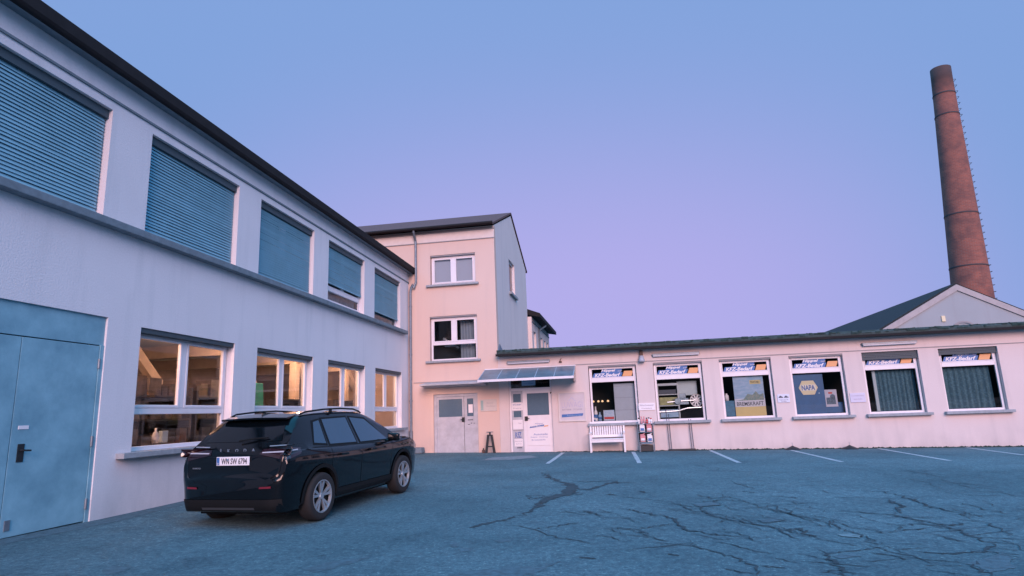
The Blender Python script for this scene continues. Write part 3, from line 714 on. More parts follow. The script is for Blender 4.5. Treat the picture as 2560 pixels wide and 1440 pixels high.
mb = MB().box(XE, X1, 1.6, 1.7, -.4, 3.35).box(XE, X1, .31, 1.6, -.5, -.35); mb.build('inner_wall', M['dark'], SH)
for s in [4.6+2.28*i+.72 for i in range(6)] : pass
for k, (a, b) in enumerate(AW2):
    o = frame_window(SH, a+.02, b-.02, ZA[0], ZA[1]-.03, .13, 'transom', zt=2.37)
    sill(o, a-.11, b+.11, ZA[0]+.005, .15, .085)
    if k < 4: MB().box(a, b, .03, .129, ZA[1]-.05, ZA[1]-.003).build('shutter_box', M['groove'], o)
    else:
        sh = MB(); zz = (2.68, 2.74)[k-4 if k < 6 else 1]; z = ZA[1]-.01
        while z > zz: sh.box(a+.02, b-.02, .06, .1, z-.045, z); z -= .052
        sh.box(a+.02, b-.02, .05, .11, z-.03, z+.005); sh.build('roller_shutter', M['blind_dark'], o)
# entrance: frame, transom light, side light, door
dr = MB(); f = .06
dr.box(DA[0], DA[0]+f, .1, .17, -.2, DA[3]).box(DA[1]-f, DA[1], .1, .17, -.2, DA[3]).box(DA[0]+f, DA[1]-f, .1, .17, DA[3]-f, DA[3]).box(DA[0]+f, DA[1]-f, .095, .17, 2.12, 2.22).box(.965, 1.03, .096, .17, -.1, 2.12)
D_ = dr.build('entrance_door', M['pvc'], SH, bevel=.005)
sg = [(.62,.90,1.73,2.02), (.62,.90,1.20,1.42)]
lf = MB(); panel_frame(lf, .55, .965, -.05, 2.12, .115, .15, sg); clean(lf.build('side_panel', M['door_grey'], D_))
dg_ = (1.12, 1.90, 1.25, 2.02)
lf = MB(); panel_frame(lf, 1.03, 1.96, -.05, 2.12, .105, .15, [dg_]); clean(lf.build('door_leaf', M['pvc'], D_))
gl = MB().box(*dg_[:2], .125, .135, *dg_[2:])
for q in sg: gl.box(*q[:2], .125, .135, *q[2:])
gl.build('door_glass', M['glass_frost'], D_)
MB().quad((.55,.135,2.22),(1.96,.135,2.22),(1.96,.135,2.56),(.55,.135,2.56)).build('pane', M['glass'], D_, fix=False)
MB().box(1.02, 1.13, .06, .105, 1.07, 1.22).tube([(1.08,.07,1.15),(1.08,.02,1.15),(1.2,.015,1.15)], .012, 8).build('door_handle', M['black'], D_)
MB().box(.70, .88, .105, .114, .13, .16).build('letter_slot', M['ink'], D_)
MB().tube([(1.97,.09,2.0),(2.03,.04,2.03)], .02, 8).build('door_closer', M['black'], D_)
# glass awning over the shop door
ribs = []; aw = MB(); AX0, AX1, YF = -.36, 2.93, -1.2
ZB, ZF = 2.92, 2.50
aw.box(AX0, AX1, YF-.05, YF, ZF-.075, ZF+.005); aw.box(AX0, AX1, -.05, 0, ZB-.03, ZB+.03)
for i in range(6):
    x = AX0+.02+(AX1-AX0-.04)*i/5
    ribs.append(MB().obox((x, YF/2, (ZB+ZF)/2+.012), (.011, 0, 0), (0, -YF/2, (ZB-ZF)/2), (0, -.004, .012)))
A_ = aw.build('glass_awning', M['pvc'], SH)
for r_ in ribs: r_.build('awning_rib', mat('rib_grey', (.36,.44,.52), .5), A_)
ag = MB(); ag.prism([(-.03, ZB+.005), (YF, ZF+.005), (YF, ZF-.005), (-.03, ZB-.005)], 'x', AX0+.03, AX1-.03); ag.build('awning_glass', M['glass_awning'], A_)
MB().prism([(-.02, ZB-.03), (YF, ZF-.03), (YF, ZF-.2), (-.02, 2.4)], 'x', AX1-.02, AX1-.008).build('awning_end_pane', M['glass'], A_)
for a, b in ((.47, 2.03), (5.60, 7.19), (12.36, 14.02)):
    l = MB().box(a, b, -.1, -.02, 3.11, 3.19); l.box(a+.3, a+.36, -.03, 0, 3.12, 3.18).box(b-.36, b-.3, -.03, 0, 3.12, 3.18)
    o = l.build('strip_light', M['zinc'], SH, bevel=.015); MB().tube([(a+.03,-.075,3.105),(b-.03,-.075,3.105)], .028, 10).build('lamp_tube', mat('opal_tube', (.55,.58,.64), .4), o)
o = MB().box(5.17, 5.29, -.1, -.003, 3.14, 3.32).build('wall_lamp', M['brown'], SH)
MB().lathe([(.0,3.14),(.07,3.14),(.10,3.0),(.12,2.93),(.0,2.93)], (5.23,-.12,0), n=16).build('lamp_shade', mat('lamp_grey', (.40,.44,.52), .5), o, smooth=True)
MB().box(2.35,2.45,-.05,0,3.05,3.1).tube([(2.38,-.05,3.1),(2.44,-.09,3.2)], .012, 8).build('cable_bracket', M['brown'], SH)

# ------------------------------------------------------------------ buildings behind
WG = thing('rear_wing', 'pale building with dark sloping eave just visible behind the peach tower', 'building', O_R, ROT_R)
mb = MB(); x = .32
wy = [(8.6, 9.5), (11.3, 12.2), (12.9, 13.7), (14.2, 14.9)]
prev = 8.01
for y0, y1 in wy+[(15.5, 15.5)]:
    mb.quad((x,prev,-.3),(x,y0,-.3),(x,y0,6.0),(x,prev,6.0))
    if y1 > y0:
        mb.quad((x,y0,-.3),(x,y1,-.3),(x,y1,4.0),(x,y0,4.0)); mb.quad((x,y0,5.35),(x,y1,5.35),(x,y1,6.0),(x,y0,6.0))
        mb.quad((x,y1,4.0),(x-.2,y1,4.0),(x-.2,y1,5.35),(x,y1,5.35)); mb.quad((x,y0,4.0),(x-.2,y0,4.0),(x-.2,y0,5.35),(x,y0,5.35)); mb.quad((x,y0,5.35),(x-.2,y0,5.35),(x-.2,y1,5.35),(x,y1,5.35)); mb.quad((x,y0,4.),(x-.2,y0,4.),(x-.2,y1,4.),(x,y1,4.))
    prev = y1
mb.quad((x,8.01,-.3),(-8,8.01,-.3),(-8,8.01,6.0),(x,8.01,6.0)); mb.quad((x,15.5,-.3),(-8,15.5,-.3),(-8,15.5,6.0),(x,15.5,6.0))
mb.build('wall', plaster('plaster_wing', (.70,.60,.56)), WG, fix=False)
MB().box(x, x+.03, 8.05, 15.5, 5.75, 5.79).build('string_course', M['ledge'], WG)
mb = MB(); mb.prism([(.75,5.98),(.75,6.16),(-4,8.0),(-4,7.85),(.3,6.06)], 'y', 8.02, 15.9); mb.build('roof', M['fascia'], WG)
MB().tube([(.68,11.0,6.0),(.66,11.0,5.9),(.4,10.6,5.65),(.38,10.5,5.5),(.38,10.5,3.5)], .05, 8).build('downpipe', M['ledge'], WG)
for y0, y1 in wy:
    fm = MB().box(x-.12, x-.07, y0, y0+.07, 4.0, 5.35).box(x-.12, x-.07, y1-.07, y1, 4.0, 5.35).box(x-.12, x-.07, y0+.07, y1-.07, 4.0, 4.07).box(x-.12, x-.07, y0+.07, y1-.07, 5.28, 5.35)
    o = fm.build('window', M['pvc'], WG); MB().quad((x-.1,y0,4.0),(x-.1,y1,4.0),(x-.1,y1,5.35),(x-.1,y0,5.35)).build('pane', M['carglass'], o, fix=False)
    MB().box(x-.1, x+.08, y0-.08, y1+.08, 3.92, 3.997).build('sill', M['sill'], o)

WH = thing('gabled_warehouse', 'grey rendered gable-ended shed with dark roof rising behind the shop at right', 'building', at_R(20.0, 9.0), ROT_R)
mb = MB(); hw, ez = 5.6, 3.25
mb.poly([(-hw,0,-.6),(hw,0,-.6),(hw,0,ez),(0,0,6.34),(-hw,0,ez)]); mb.quad((-hw,0,-.6),(-hw,40,-.6),(-hw,40,ez),(-hw,0,ez)); mb.quad((hw,0,-.6),(hw,40,-.6),(hw,40,ez),(hw,0,ez)); mb.poly([(-hw,40,-.6),(hw,40,-.6),(hw,40,ez),(0,40,6.34),(-hw,40,ez)])
mb.build('wall', M['plaster_g'], WH, fix=False)
mb = MB(); mb.prism([(-hw-.3,ez-.16+.04),(0,6.38),(hw+.3,ez-.12),(hw+.3,ez-.02),(0,6.48),(-hw-.3,ez-.02)], 'y', .02, 40.2); mb.build('roof', M['slate'], WH)
mb = MB()
for s in (-1, 1): mb.prism([(0,6.40),(s*hw,ez+.06),(s*hw,ez-.22),(0,6.12)], 'y', -.06, -.002)
mb.build('verge_trim', mat('pale_verge', (.44,.41,.41), .85, noise=.2), WH)
mb = MB()
for k in range(12):
    a0, a1 = math.pi*k/12, math.pi*(k+1)/12
    mb.poly([(-.0+.62*math.cos(a0),-.06,4.08+.62*math.sin(a0)),(.62*math.cos(a1),-.06,4.08+.62*math.sin(a1)),(.54*math.cos(a1),-.06,4.08+.54*math.sin(a1)),(.54*math.cos(a0),-.06,4.08+.54*math.sin(a0))])
mb.build('window_arch', M['groove'], WH)
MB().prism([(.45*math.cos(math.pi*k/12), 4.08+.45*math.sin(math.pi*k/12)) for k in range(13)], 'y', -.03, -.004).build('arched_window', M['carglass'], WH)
MB().box(-.85, -.70, -.05, -.002, 4.72, 4.98).build('vent_plate', M['cream'], WH)

CH = thing('brick_chimney', 'tall round red brick factory chimney with sooty top and climbing irons', 'chimney', at_R(26.05, 20.0), ROT_R)
CH.rotation_euler = (0, R(2.3), ROT_R)
rad = lambda z: 1.07 + (0.56-1.07)*(z-7.5)/(22.9-7.5)
sh = MB(); prof = [(rad(z), z) for z in (-1, 3, 7.5, 11, 14, 17, 19.4)] + [(rad(19.5)-.01, 19.5)] + [(rad(21), 21), (rad(22)+.01, 22), (rad(22.6)+.02, 22.8), (.40, 22.8), (.38, 20)]
sh.lathe(prof, n=40); sh.build('shaft', M['chimney'], CH, smooth=True)
for z in (9.2, 12.6, 19.4, 20.9): MB().lathe([(rad(z)-.02, z-.05), (rad(z)+.025, z-.04), (rad(z)+.02, z+.04), (rad(z)-.02, z+.04)], n=40).build('iron_band', M['iron'], CH)
ang = R(-8)
for k in range(40):
    rg = MB(); z = 5.5+k*.42; r = rad(z)-.02; cx, cy = math.cos(ang), math.sin(ang)
    for da in (-1, 1):
        p = Vector((r*cx - da*.16*cy, r*cy+da*.16*cx, z)); rg.tube([p, p+Vector((.15*cx,.15*cy,0))], .014, 5)
    a = Vector(((r+.15)*cx+.16*cy, (r+.15)*cy-.16*cx, z)); b = Vector(((r+.15)*cx-.16*cy, (r+.15)*cy+.16*cx, z)); rg.tube([a, b], .014, 5)
    rg.build('climbing_iron', M['iron'], CH)

# ------------------------------------------------------------------ signs, posters, stickers
def board(name, label, s, z, wdt, h, m, cat='sign', y=-.012, th=.02, group=None):
    t = thing(name, label, cat, at_R(s, y, z), ROT_R, group)
    MB().box(-wdt/2, wdt/2, -th/2, th/2, -h/2, h/2).build('panel', m, t, bevel=.003, seg=1)
    return t
def txt(parent, lines, m, y=-.014, name='lettering'):
    mb = MB()
    for l in lines: add_text(mb, l[0], l[1], y, l[2], *l[3:5], *(l[5:] if len(l) > 5 else ()))
    return mb.build(name, m, parent, fix=False)
ords = ['leftmost shop window, above the white bench', 'shop window behind the thin upright frame', 'third shop window, over the pale poster', 'fourth shop window, over the dark blue poster', 'fifth shop window, under a strip light', 'rightmost shop window, above a lace curtain']
for k, (a, b) in enumerate(AW):
    cx = (a+b)/2; t = thing('window_sign', 'blue and orange shop sign in the ' + ords[k], 'sign', at_R(cx, .155, 2.62), ROT_R, 'lettered signs in the top lights of the shop windows')
    zo = -.0
    bl = MB(); P = lambda x0, x1, z0, z1, sk=.12: [(x0, z0), (x1, z0), (x1+sk*(z1-z0)/.3, z1), (x0+sk*(z1-z0)/.3, z1)]
    bl.prism(P(-.70, .30, -.155, .0), 'y', 0, .004); bl.prism(P(-.40, .30, .0, .15), 'y', 0, .004); bl.build('blue_field', M['blue'], t)
    MB().prism(P(.34, .66, -.14, .04), 'y', 0, .004).build('orange_field', M['orange'], t)
    MB().prism(P(-.55, .66, -.178, -.158), 'y', 0, .004).build('white_rule', M['white'], t)
    txt(t, [('Hippel', -.13, .07, .50, .115, .3, .03), ('GmbH', .27, .05, .14, .04, .2), ('KFZ-Bedarf', -.17, -.075, .90, .12, .3, .03)], M['white'], -.004)
t = board('framed_signboard', 'large pale framed board with raised letters and a dark strip, right of the shop door', 2.73, 1.5, .94, 1.0, M['board'])
fr = MB(); fr.box(-.48,-.44,-.03,.0,-.51,.51).box(.44,.48,-.03,0,-.51,.51).box(-.44,.44,-.03,0,.47,.51).box(-.44,.44,-.03,0,-.51,-.47); fr.build('frame', M['trim'], t)
txt(t, [('LUWÄGI', 0, .09, .72, .24, 0, -.01)], mat('pale_letters', (.46,.43,.56), .5)); txt(t, [('BATTERIE · TECHNIK', 0, -.1, .70, .05)], M['inkgrey'])
MB().prism([(-.38,-.36),(.34,-.33),(.38,-.24),(-.38,-.26)], 'y', -.016, -.011).build('dark_strip', M['blue'], t); txt(t, [('Autobatterien', .05, -.30, .5, .05)], M['skyprint'], -.02)
mb = MB(); mb.prism([(-.13,.2),(0,.34),(.13,.2),(.09,.2),(0,.29),(-.09,.2)], 'y', -.016, -.011); mb.build('gable_emblem', mat('emblem_grey', (.5,.5,.6), .5), t)
t = board('house_plaque', 'small pale plaque with green edge on the wall between the two doors', -.26, 1.66, .60, .42, mat('plaque_cream', (.60,.54,.50), .6, noise=.1)); MB().box(-.28,-.19,-.014,-.011,-.17,.17).build('logo_strip', mat('plaque_green', (.30,.42,.40), .6), t)
txt(t, [('Büro', .05, .08, .22, .06), ('Werkstatt', .08, -.03, .34, .05)], mat('plaque_ink', (.42,.38,.38), .6))
t = board('small_wall_sign', 'small white wall sign with grey lettering between the first two shop windows', 5.28, 1.40, .55, .24, M['white']); txt(t, [('Wischwasser', 0, .05, .48, .055), ('Frostschutz', 0, -.05, .34, .04)], M['inkgrey'])
t = board('car_pictogram_sign', 'small white wall sign with two dark car outlines, between third and fourth shop windows', 9.74, 1.50, .38, .27, mat('sign_pale_blue', (.60,.64,.74), .5))
for dx in (-.085, .085): MB().prism([(dx-.07,.02),(dx+.07,.02),(dx+.065,.05),(dx+.035,.055),(dx+.01,.085),(dx-.035,.085),(dx-.055,.05),(dx-.07,.045)], 'y', -.015, -.011).build('car_outline', M['ink'], t)
txt(t, [('Parken nur für', 0, -.04, .28, .035), ('Kunden', 0, -.09, .16, .035)], M['inkgrey'])
t = board('pale_notice', 'plain pale lilac notice board between fourth and fifth shop windows', 12.02, 1.43, .46, .30, mat('notice_lilac', (.58,.56,.68), .6)); txt(t, [('Kundenparkplatz', 0, .06, .38, .04), ('Kfz-Teile', 0, -.04, .24, .04)], mat('notice_ink', (.46,.45,.55), .6))
# notices on the shop door
t = board('door_poster', 'large white poster with blue and orange logo low on the shop door', 1.50, .64, .80, .86, M['white'], y=.096, th=.006, cat='poster')
MB().prism([(-.32,.17),(.18,.22),(.20,.28),(-.30,.22)], 'y', -.008, -.004).build('blue_field', M['blue'], t); MB().prism([(.18,.2),(.34,.215),(.35,.255),(.2,.24)], 'y', -.008, -.004).build('orange_field', M['orange'], t)
txt(t, [('KFZ-Bedarf', -.06, .225, .42, .05, .3)], M['white'], -.011); txt(t, [('Hippel', .02, .31, .3, .05, .3)], M['inkblue'], -.006)
txt(t, [('Autoteile', .06, -.05, .5, .07), ('Zubehör · Werkzeug', 0, -.15, .6, .045), ('Ersatzteile', -.02, -.24, .48, .045)], M['inkblue'], -.006)
t = board('white_mail_box', 'white square mail box on the side panel left of the shop door', .765, .94, .36, .34, M['white'], y=.085, th=.05, cat='mail box'); txt(t, [('Post', .08, .05, .1, .04)], M['inkgrey'], -.028)
t = board('opening_hours_notice', 'small white notice low on the side panel left of the shop door', .765, .32, .30, .26, M['white'], y=.108, th=.006, cat='notice'); txt(t, [('Mo-Fr 8-18', 0, .05, .24, .04), ('Sa 9-13', 0, -.04, .18, .04)], M['inkgrey'], -.006)
t = board('sticker_band', 'white lettered band between the two small panes left of the shop door', .76, 1.575, .40, .27, M['white'], y=.108, th=.006, cat='sticker'); txt(t, [('KFZ-Bedarf', 0, .07, .32, .06, .3)], M['inkblue'], -.006); txt(t, [('Eingang', 0, -.06, .3, .05)], M['inkgrey'], -.006)
t = board('hand_truck_pictogram', 'dark painted logo on the grey panel under the mail box', .765, .59, .02, .02, M['inkblue'], y=.11, th=.004, cat='sticker'); txt(t, [('KfZ', 0, 0, .22, .2, 0, .02)], M['inkblue'], -.004)
t = board('transom_sign', 'blue and white framed sign hanging in the light above the shop door', 1.20, 2.45, .50, .30, M['skyprint'], y=.12, th=.01); MB().box(-.2,.2,-.008,-.005,.0,.12).build('blue_field', mat('cyan_sign', (.02,.22,.45), .4), t); txt(t, [('GEÖFFNET', 0, .06, .3, .06)], M['white'], -.009); txt(t, [('Herzlich willkommen', 0, -.07, .34, .04)], M['inkblue'], -.007)
# posters and goods in the windows
t = board('brake_poster', 'tall pale poster with cloudy landscape and BREMSKRAFT lettering in the third shop window', 8.72, 1.60, .98, 1.36, M['skyprint'], y=.26, th=.01, cat='poster')
MB().box(-.49,.49,-.008,-.005,-.68,-.33).build('yellow_field', M['yellow'], t); MB().box(.05,.40,-.008,-.005,.42,.55).build('yellow_tag', M['yellow'], t); MB().box(-.49,.49,-.0075,-.0045,-.33,-.06).build('pale_field', mat('print_lilac', (.56,.58,.68), .5), t)
hl = MB(); hl.poly([(-.45,-.008,-.12),(-.2,-.008,-.08),(-.05,-.008,.1),(.1,-.008,.06),(.22,-.008,.18),(.32,-.008,.06),(.46,-.008,.1),(.46,-.008,-.12)]); hl.build('town_print', mat('print_town', (.34,.33,.28), .6, noise=.8, scale=14, col2=(.08,.22,.24)), t, fix=False)
txt(t, [('BREMSKRAFT', 0, -.23, .86, .13, 0, .01), ('TEXTAR', .21, .485, .28, .07, 0, .01)], M['ink'], -.012)
t = board('logo_poster', 'dark blue poster with yellow hexagon logo reading NAPA in the fourth shop window', 10.62, 1.58, .98, 1.36, M['navy'], y=.26, th=.01, cat='poster')
hx = lambda r, h: [(-r,0),(-r*.6,h),(r*.6,h),(r,0),(r*.6,-h),(-r*.6,-h)]
hc = .24
MB().prism([(x, z+hc) for x, z in hx(.30,.23)], 'y', -.009, -.005).build('hexagon', M['cream'], t); MB().prism([(-.24,hc-.1),(.24,hc-.1),(.24,hc+.1),(-.24,hc+.1)], 'y', -.011, -.009).build('pale_band', mat('hex_white', (.75,.72,.66), .5), t)
txt(t, [('NAPA', 0, hc, .42, .17, 0, .03)], M['inkblue'], -.013); MB().box(.30,.34,-.009,-.005,.03,.07).build('registered_mark', M['skyprint'], t)
t = board('small_battery_poster', 'small pale poster with dark machine parts leaning at the right of the fourth shop window', 11.30, 1.45, .40, .56, mat('poster_lilac', (.50,.50,.62), .5), y=.32, th=.01, cat='poster'); MB().box(-.14,.14,-.008,-.005,-.2,.02).lathe([(0,-.005),(.08,-.005),(.08,-.008),(0,-.008)], (.06,0,.05), axis='y', n=14).build('parts_print', mat('print_parts', (.16,.24,.34), .6, noise=.7, scale=20), t); MB().box(-.06,.06,-.008,-.005,.14,.2).build('red_mark', M['red'], t)
o = MB().box(-.35,.35,-.1,.15,0,.34).build('display_box', M['navy'], bevel=.01); tag(place(o, at_R(11.3, .42, .97), ROT_R), 'dark blue display box under the small poster in the fourth shop window', 'box')
o = MB().box(-.22,.22,-.1,.15,0,.52).build('display_box', mat('box_blue', (.02,.18,.34), .4, noise=.4, scale=9), bevel=.01); tag(place(o, at_R(8.1, .4, .97), ROT_R), 'blue printed box at the lower left of the third shop window', 'box')
o = MB().lathe([(0,0),(.07,0),(.07,.17),(.03,.22),(.03,.25),(0,.25)], n=14).build('spray_can', M['white'], smooth=True); tag(place(o, at_R(8.0, .4, 1.49), ROT_R), 'pale can standing on the blue box in the third shop window', 'can')
# first window: pale panel and goods
o = MB().box(-.36,.36,-.015,.015,-.68,.60); o = o.build('partition', mat('pale_panel', (.42,.47,.56), .6, noise=.1), bevel=.004); tag(place(o, at_R(4.56, .36, 1.64), ROT_R), 'tall plain pale panel filling the right half of the first shop window', 'panel')
MB().box(-.36,.36,-.018,-.0155,.10,.112).box(-.36,.36,-.018,-.0155,-.33,-.318).box(-.36,.36,-.018,-.0155,.5,.512).build('panel_seam', M['inkgrey'], o)
o = MB().box(-.19,.19,-.08,.08,0,.36).build('cleaner_box', mat('box_print', (.25,.45,.62), .5, noise=.7, scale=13, col2=(.6,.6,.7)), bevel=.006); MB().box(-.17,.17,-.083,-.081,.05,.13).build('red_label', M['red'], o); tag(place(o, at_R(3.98, .32, .97), ROT_R), 'printed blue carton with a red stripe in the first shop window', 'carton')
for k, (dx, hh, mm, lab) in enumerate(((3.52,.5,'white','tall white bottle with blue label at the left of the first shop window'),(3.66,.3,'skyprint','short pale blue bottle in the first shop window'),(3.47,.26,'blue','short blue bottle at the left edge of the first shop window'))):
    o = MB().lathe([(0,0),(.06,0),(.065,.02),(.065,hh*.6),(.025,hh*.8),(.025,hh),(0,hh)], n=14).build('bottle', M[mm], smooth=True); tag(place(o, at_R(dx, .34, .97), ROT_R), lab, 'bottle', 'bottles in the first shop window')
    MB().lathe([(.0665,hh*.2),(.0665,hh*.45)], n=14).build('bottle_label', M['blue' if mm != 'blue' else 'white'], o)
t = thing('lit_lamp_string', 'row of small warm lit lamps inside the first shop window', 'lamps', at_R(3.75, .5, 1.66), ROT_R)
MB().tube([(-.35,0,.05),(0,.05,.03),(.35,.1,.05)], .006, 6).build('cable', M['black'], t)
for x in (-.30, -.12, .02, .22): MB().lathe([(0,.03),(.035,.01),(.045,-.03),(0,-.05)], (x,0,0), n=10).build('bulb', emit('warm_bulb', (1,.62,.34), .75), t, smooth=True)
# second window
o = MB().box(-.34,.34,-.02,.02,-.25,.25).build('hanging_board', mat('pale_board', (.48,.56,.60), .5, noise=.12), bevel=.05); tag(place(o, at_R(6.72, .5, 1.98), ROT_R), 'pale rounded board hanging at the top of the second shop window', 'board')
t = thing('display_stand', 'grey shelf stand with yellow stock at the left of the second shop window', 'stand', at_R(6.05, .45, .97), ROT_R)
MB().box(-.36,-.32,-.12,.2,0,1.2).box(.32,.36,-.12,.2,0,1.2).box(-.32,.32,-.12,.2,1.12,1.2).box(-.32,.32,-.12,.2,.8,.83).box(-.32,.32,-.12,.2,.42,.45).build('stand_frame', mat('stand_grey', (.46,.50,.54), .5), t)
MB().box(-.30,.30,-.1,.1,.46,.72).build('yellow_stock', mat('stock_yellow', (.42,.42,.20), .6, noise=.5, scale=8), t); MB().box(-.30,.28,-.1,.1,.84,.98).build('dark_stock', M['ink'], t); MB().box(-.3,.3,-.11,.1,.04,.3).build('pale_stock', M['skyprint'], t)
t = thing('wheel_cover', 'silver spoked wheel cover standing at the right of the second shop window', 'wheel cover', at_R(6.98, .36, 1.55), ROT_R)
wc = MB().lathe([(.18,0),(.21,-.03),(.22,0),(.21,.03),(.18,.03)], axis='y', n=28)
for k in range(10):
    a = 2*math.pi*k/10; wc.obox((.12*math.cos(a),0,.12*math.sin(a)), (.075*math.cos(a),0,.075*math.sin(a)), (0,.008,0), (-.022*math.sin(a),0,.022*math.cos(a)))
wc.lathe([(0,-.03),(.05,-.025),(.06,0)], axis='y', n=16); wc.build('rim', M['white'], t)
MB().lathe([(0,.035),(.18,.035)], axis='y', n=24).build('backing', M['ink'], t)
t = thing('exhaust_pipes', 'two bright horizontal exhaust pipes lying across the second shop window', 'pipes', at_R(6.45, .33, 1.40), ROT_R)
MB().tube([(-.45,0,.12),(.1,0,.15),(.5,0,.16)], .025, 10).build('pipe', M['chrome'], t); MB().tube([(-.75,-.02,-.2),(-.1,-.02,-.18),(.2,-.02,-.1),(.68,-.02,-.09)], .03, 10).build('pipe', M['chrome'], t)
o = MB().box(-.28,.28,-.15,.15,0,.22).box(-.05,.2,-.12,.12,.22,.38).lathe([(0,-.2),(.11,-.2),(.11,-.15),(0,-.15)], (-.1,0,.12), axis='y', n=16).build('machine_part', mat('grey_casting', (.28,.36,.44), .4, .5, noise=.4, scale=10), bevel=.015); tag(place(o, at_R(6.45, .5, 1.42), ROT_R), 'grey cast machine part behind the pipes in the second shop window', 'machine part')
o = MB().box(-.7,.7,-.14,.2,-.02,.0).build('display_board', M['wood']); tag(place(o, at_R(6.4, .42, .965), ROT_R), 'dark board along the bottom inside the second shop window', 'board')
# curtains
def curtain(s, x0, x1, label):
    c_ = MB(); n_ = 60; z0, z1 = 0, 1.3
    for k in range(n_+1):
        x = x0+(x1-x0)*k/n_; y = .035*math.sin(k*.9)+.012*math.sin(k*2.3)
        c_.v += [(x, y*1.3, z0), (x, y*.7, z1)]
    for k in range(n_): c_.f.append((2*k, 2*k+2, 2*k+3, 2*k+1))
    o = c_.build('lace_curtain', M['lace'], smooth=True, fix=False)
    return tag(place(o, at_R(s, .36, .97), ROT_R), label, 'curtain')
curtain(13.2, -.42, .74, 'lace curtain drawn across most of the fifth shop window')
curtain(15.48, -.78, .68, 'lace curtain covering the sixth shop window at the right end')
o = MB().box(-.05,.05,-.03,.03,0,1.3).build('curtain_post', mat('pale_post', (.45,.55,.62), .6), bevel=.008); tag(place(o, at_R(12.72, .36, .97), ROT_R), 'pale upright post beside the lace curtain of the fifth shop window', 'post')

# ------------------------------------------------------------------ things in front of the shop
def on_R(s, out): p = at_R(s, -out); p.z = ground_z(p.x, p.y); return p
# bench
BN = thing('garden_bench', 'white wooden slatted garden bench under the first shop window', 'bench', on_R(3.89, .36), ROT_R)
w2 = .56
for x in (-w2, w2):
    MB().box(x-.03, x+.03, -.30, -.24, 0, .62).build('leg', M['white_wood'], BN, bevel=.006)
    MB().prism([(.17,0),(.235,0),(.225,.42),(.30,1.0),(.245,1.0),(.165,.42)], 'x', x-.03, x+.03).build('leg', M['white_wood'], BN, bevel=.006)
    MB().box(x-.04, x+.04, -.34, .2, .62, .655).build('armrest', M['white_wood'], BN, bevel=.008)
st_ = MB()
for k in range(5): st_.box(-w2+.031, w2-.031, -.29+k*.095, -.21+k*.095, .415, .44)
st_.box(-w2+.031, w2-.031, -.285, -.25, .33, .41); st_.build('seat', M['white_wood'], BN, bevel=.004)
bk_ = MB(); bk_.obox((0,.262,.95), (w2-.031,0,0), (0,.016,0), (0,.008,.05)); bk_.obox((0,.213,.52), (w2-.031,0,0), (0,.016,0), (0,.004,.04))
for k in range(13):
    x = -w2+.09+k*(2*w2-.18)/12; bk_.obox((x,.24,.735), (.026,0,0), (0,.01,0), (0,.026,.175))
bk_.build('backrest', M['white_wood'], BN)
# wire rack with canisters and bottles
RK = thing('wire_rack', 'dark wire display rack of cleaning bottles between the first two shop windows', 'rack', on_R(5.17, .30), ROT_R)
fr = MB()
for x in (-.25, .25):
    for y in (-.17, .17): fr.tube([(x,y,.0),(x,y,.95)], .011, 6)
for z in (.30, .63, .90):
    for y in (-.17, .17): fr.tube([(-.25,y,z),(.25,y,z)], .008, 6)
    for k in range(9): fr.tube([(-.25+k*.0625,-.17,z),(-.25+k*.0625,.17,z)], .004, 4)
    fr.tube([(-.25,-.17,z+.07),(.25,-.17,z+.07)], .006, 6)
fr.build('wire_frame', M['steel'], RK)
ft = MB().tube([(-.22,-.22,.0),(-.22,-.22,.22),(-.17,-.22,.27),(.17,-.22,.27),(.22,-.22,.22),(.22,-.22,0)], .016, 8); ft.build('front_hoop', M['steel'], RK)
MB().box(-.2,.2,-.15,.15,.02,.2).build('base_tray', M['black'], RK)
MB().box(-.25,.25,.175,.185,.3,.95).build('back_panel', M['black'], RK)
def canister(x, z, c1, lab, y=-.07):
    o = MB().box(-.085,.085,-.075,.075,0,.20).prism([(-.085,.20),(.085,.20),(.03,.26),(-.085,.245)], 'y', -.07, .07).lathe([(0,.26),(.028,.25),(.028,.285),(0,.285)], (.05,0,0), n=10)
    o = o.build('canister', M[c1], bevel=.012); o2 = MB().box(-.06,.06,-.078,-.0755,.03,.12).build('canister_label', M['blue' if c1 != 'pinkliq' else 'white'], o)
    p = on_R(5.17+x, .30-y); p.z += z; tag(place(o, p, ROT_R), lab, 'canister', 'canisters on the wire rack')
canister(-.11, .645, 'white', 'white canister on the left of the rack\'s upper shelf'); canister(.12, .645, 'pinkliq', 'pink canister on the right of the rack\'s upper shelf')
canister(-.11, .315, 'pinkliq', 'pink canister on the left of the rack\'s lower shelf'); canister(.12, .315, 'white', 'white canister on the right of the rack\'s lower shelf')
tops = [(-.20,.19,'white','black','white bottle with black cap at the left end of the rack top'),(-.11,.23,'pinkliq','pinkliq','tall pink bottle on the rack top, left of the other pink one'),(-.02,.23,'pinkliq','pinkliq','tall pink bottle in the middle of the rack top'),(.07,.19,'red','black','dark red bottle with black cap on the rack top'),(.14,.2,'white','ink','white bottle with dark cap on the rack top, second from the right'),(.21,.18,'white','red','white bottle with red cap at the right end of the rack top')]
for x, h, c1, c2, lab in tops:
    o = MB().lathe([(0,0),(.034,0),(.036,.01),(.036,h*.62),(.016,h*.78),(.016,h*.8)], n=12).build('spray_bottle', M[c1], smooth=True)
    MB().lathe([(.018,h*.78),(.02,h),(0,h)], n=12).box(-.035,.01,-.01,.01,h*.9,h*1.02).build('bottle_cap', M[c2], o)
    p = on_R(5.17+x, .30); p.z += .91; tag(place(o, p, ROT_R), lab, 'bottle', 'bottles on top of the wire rack')
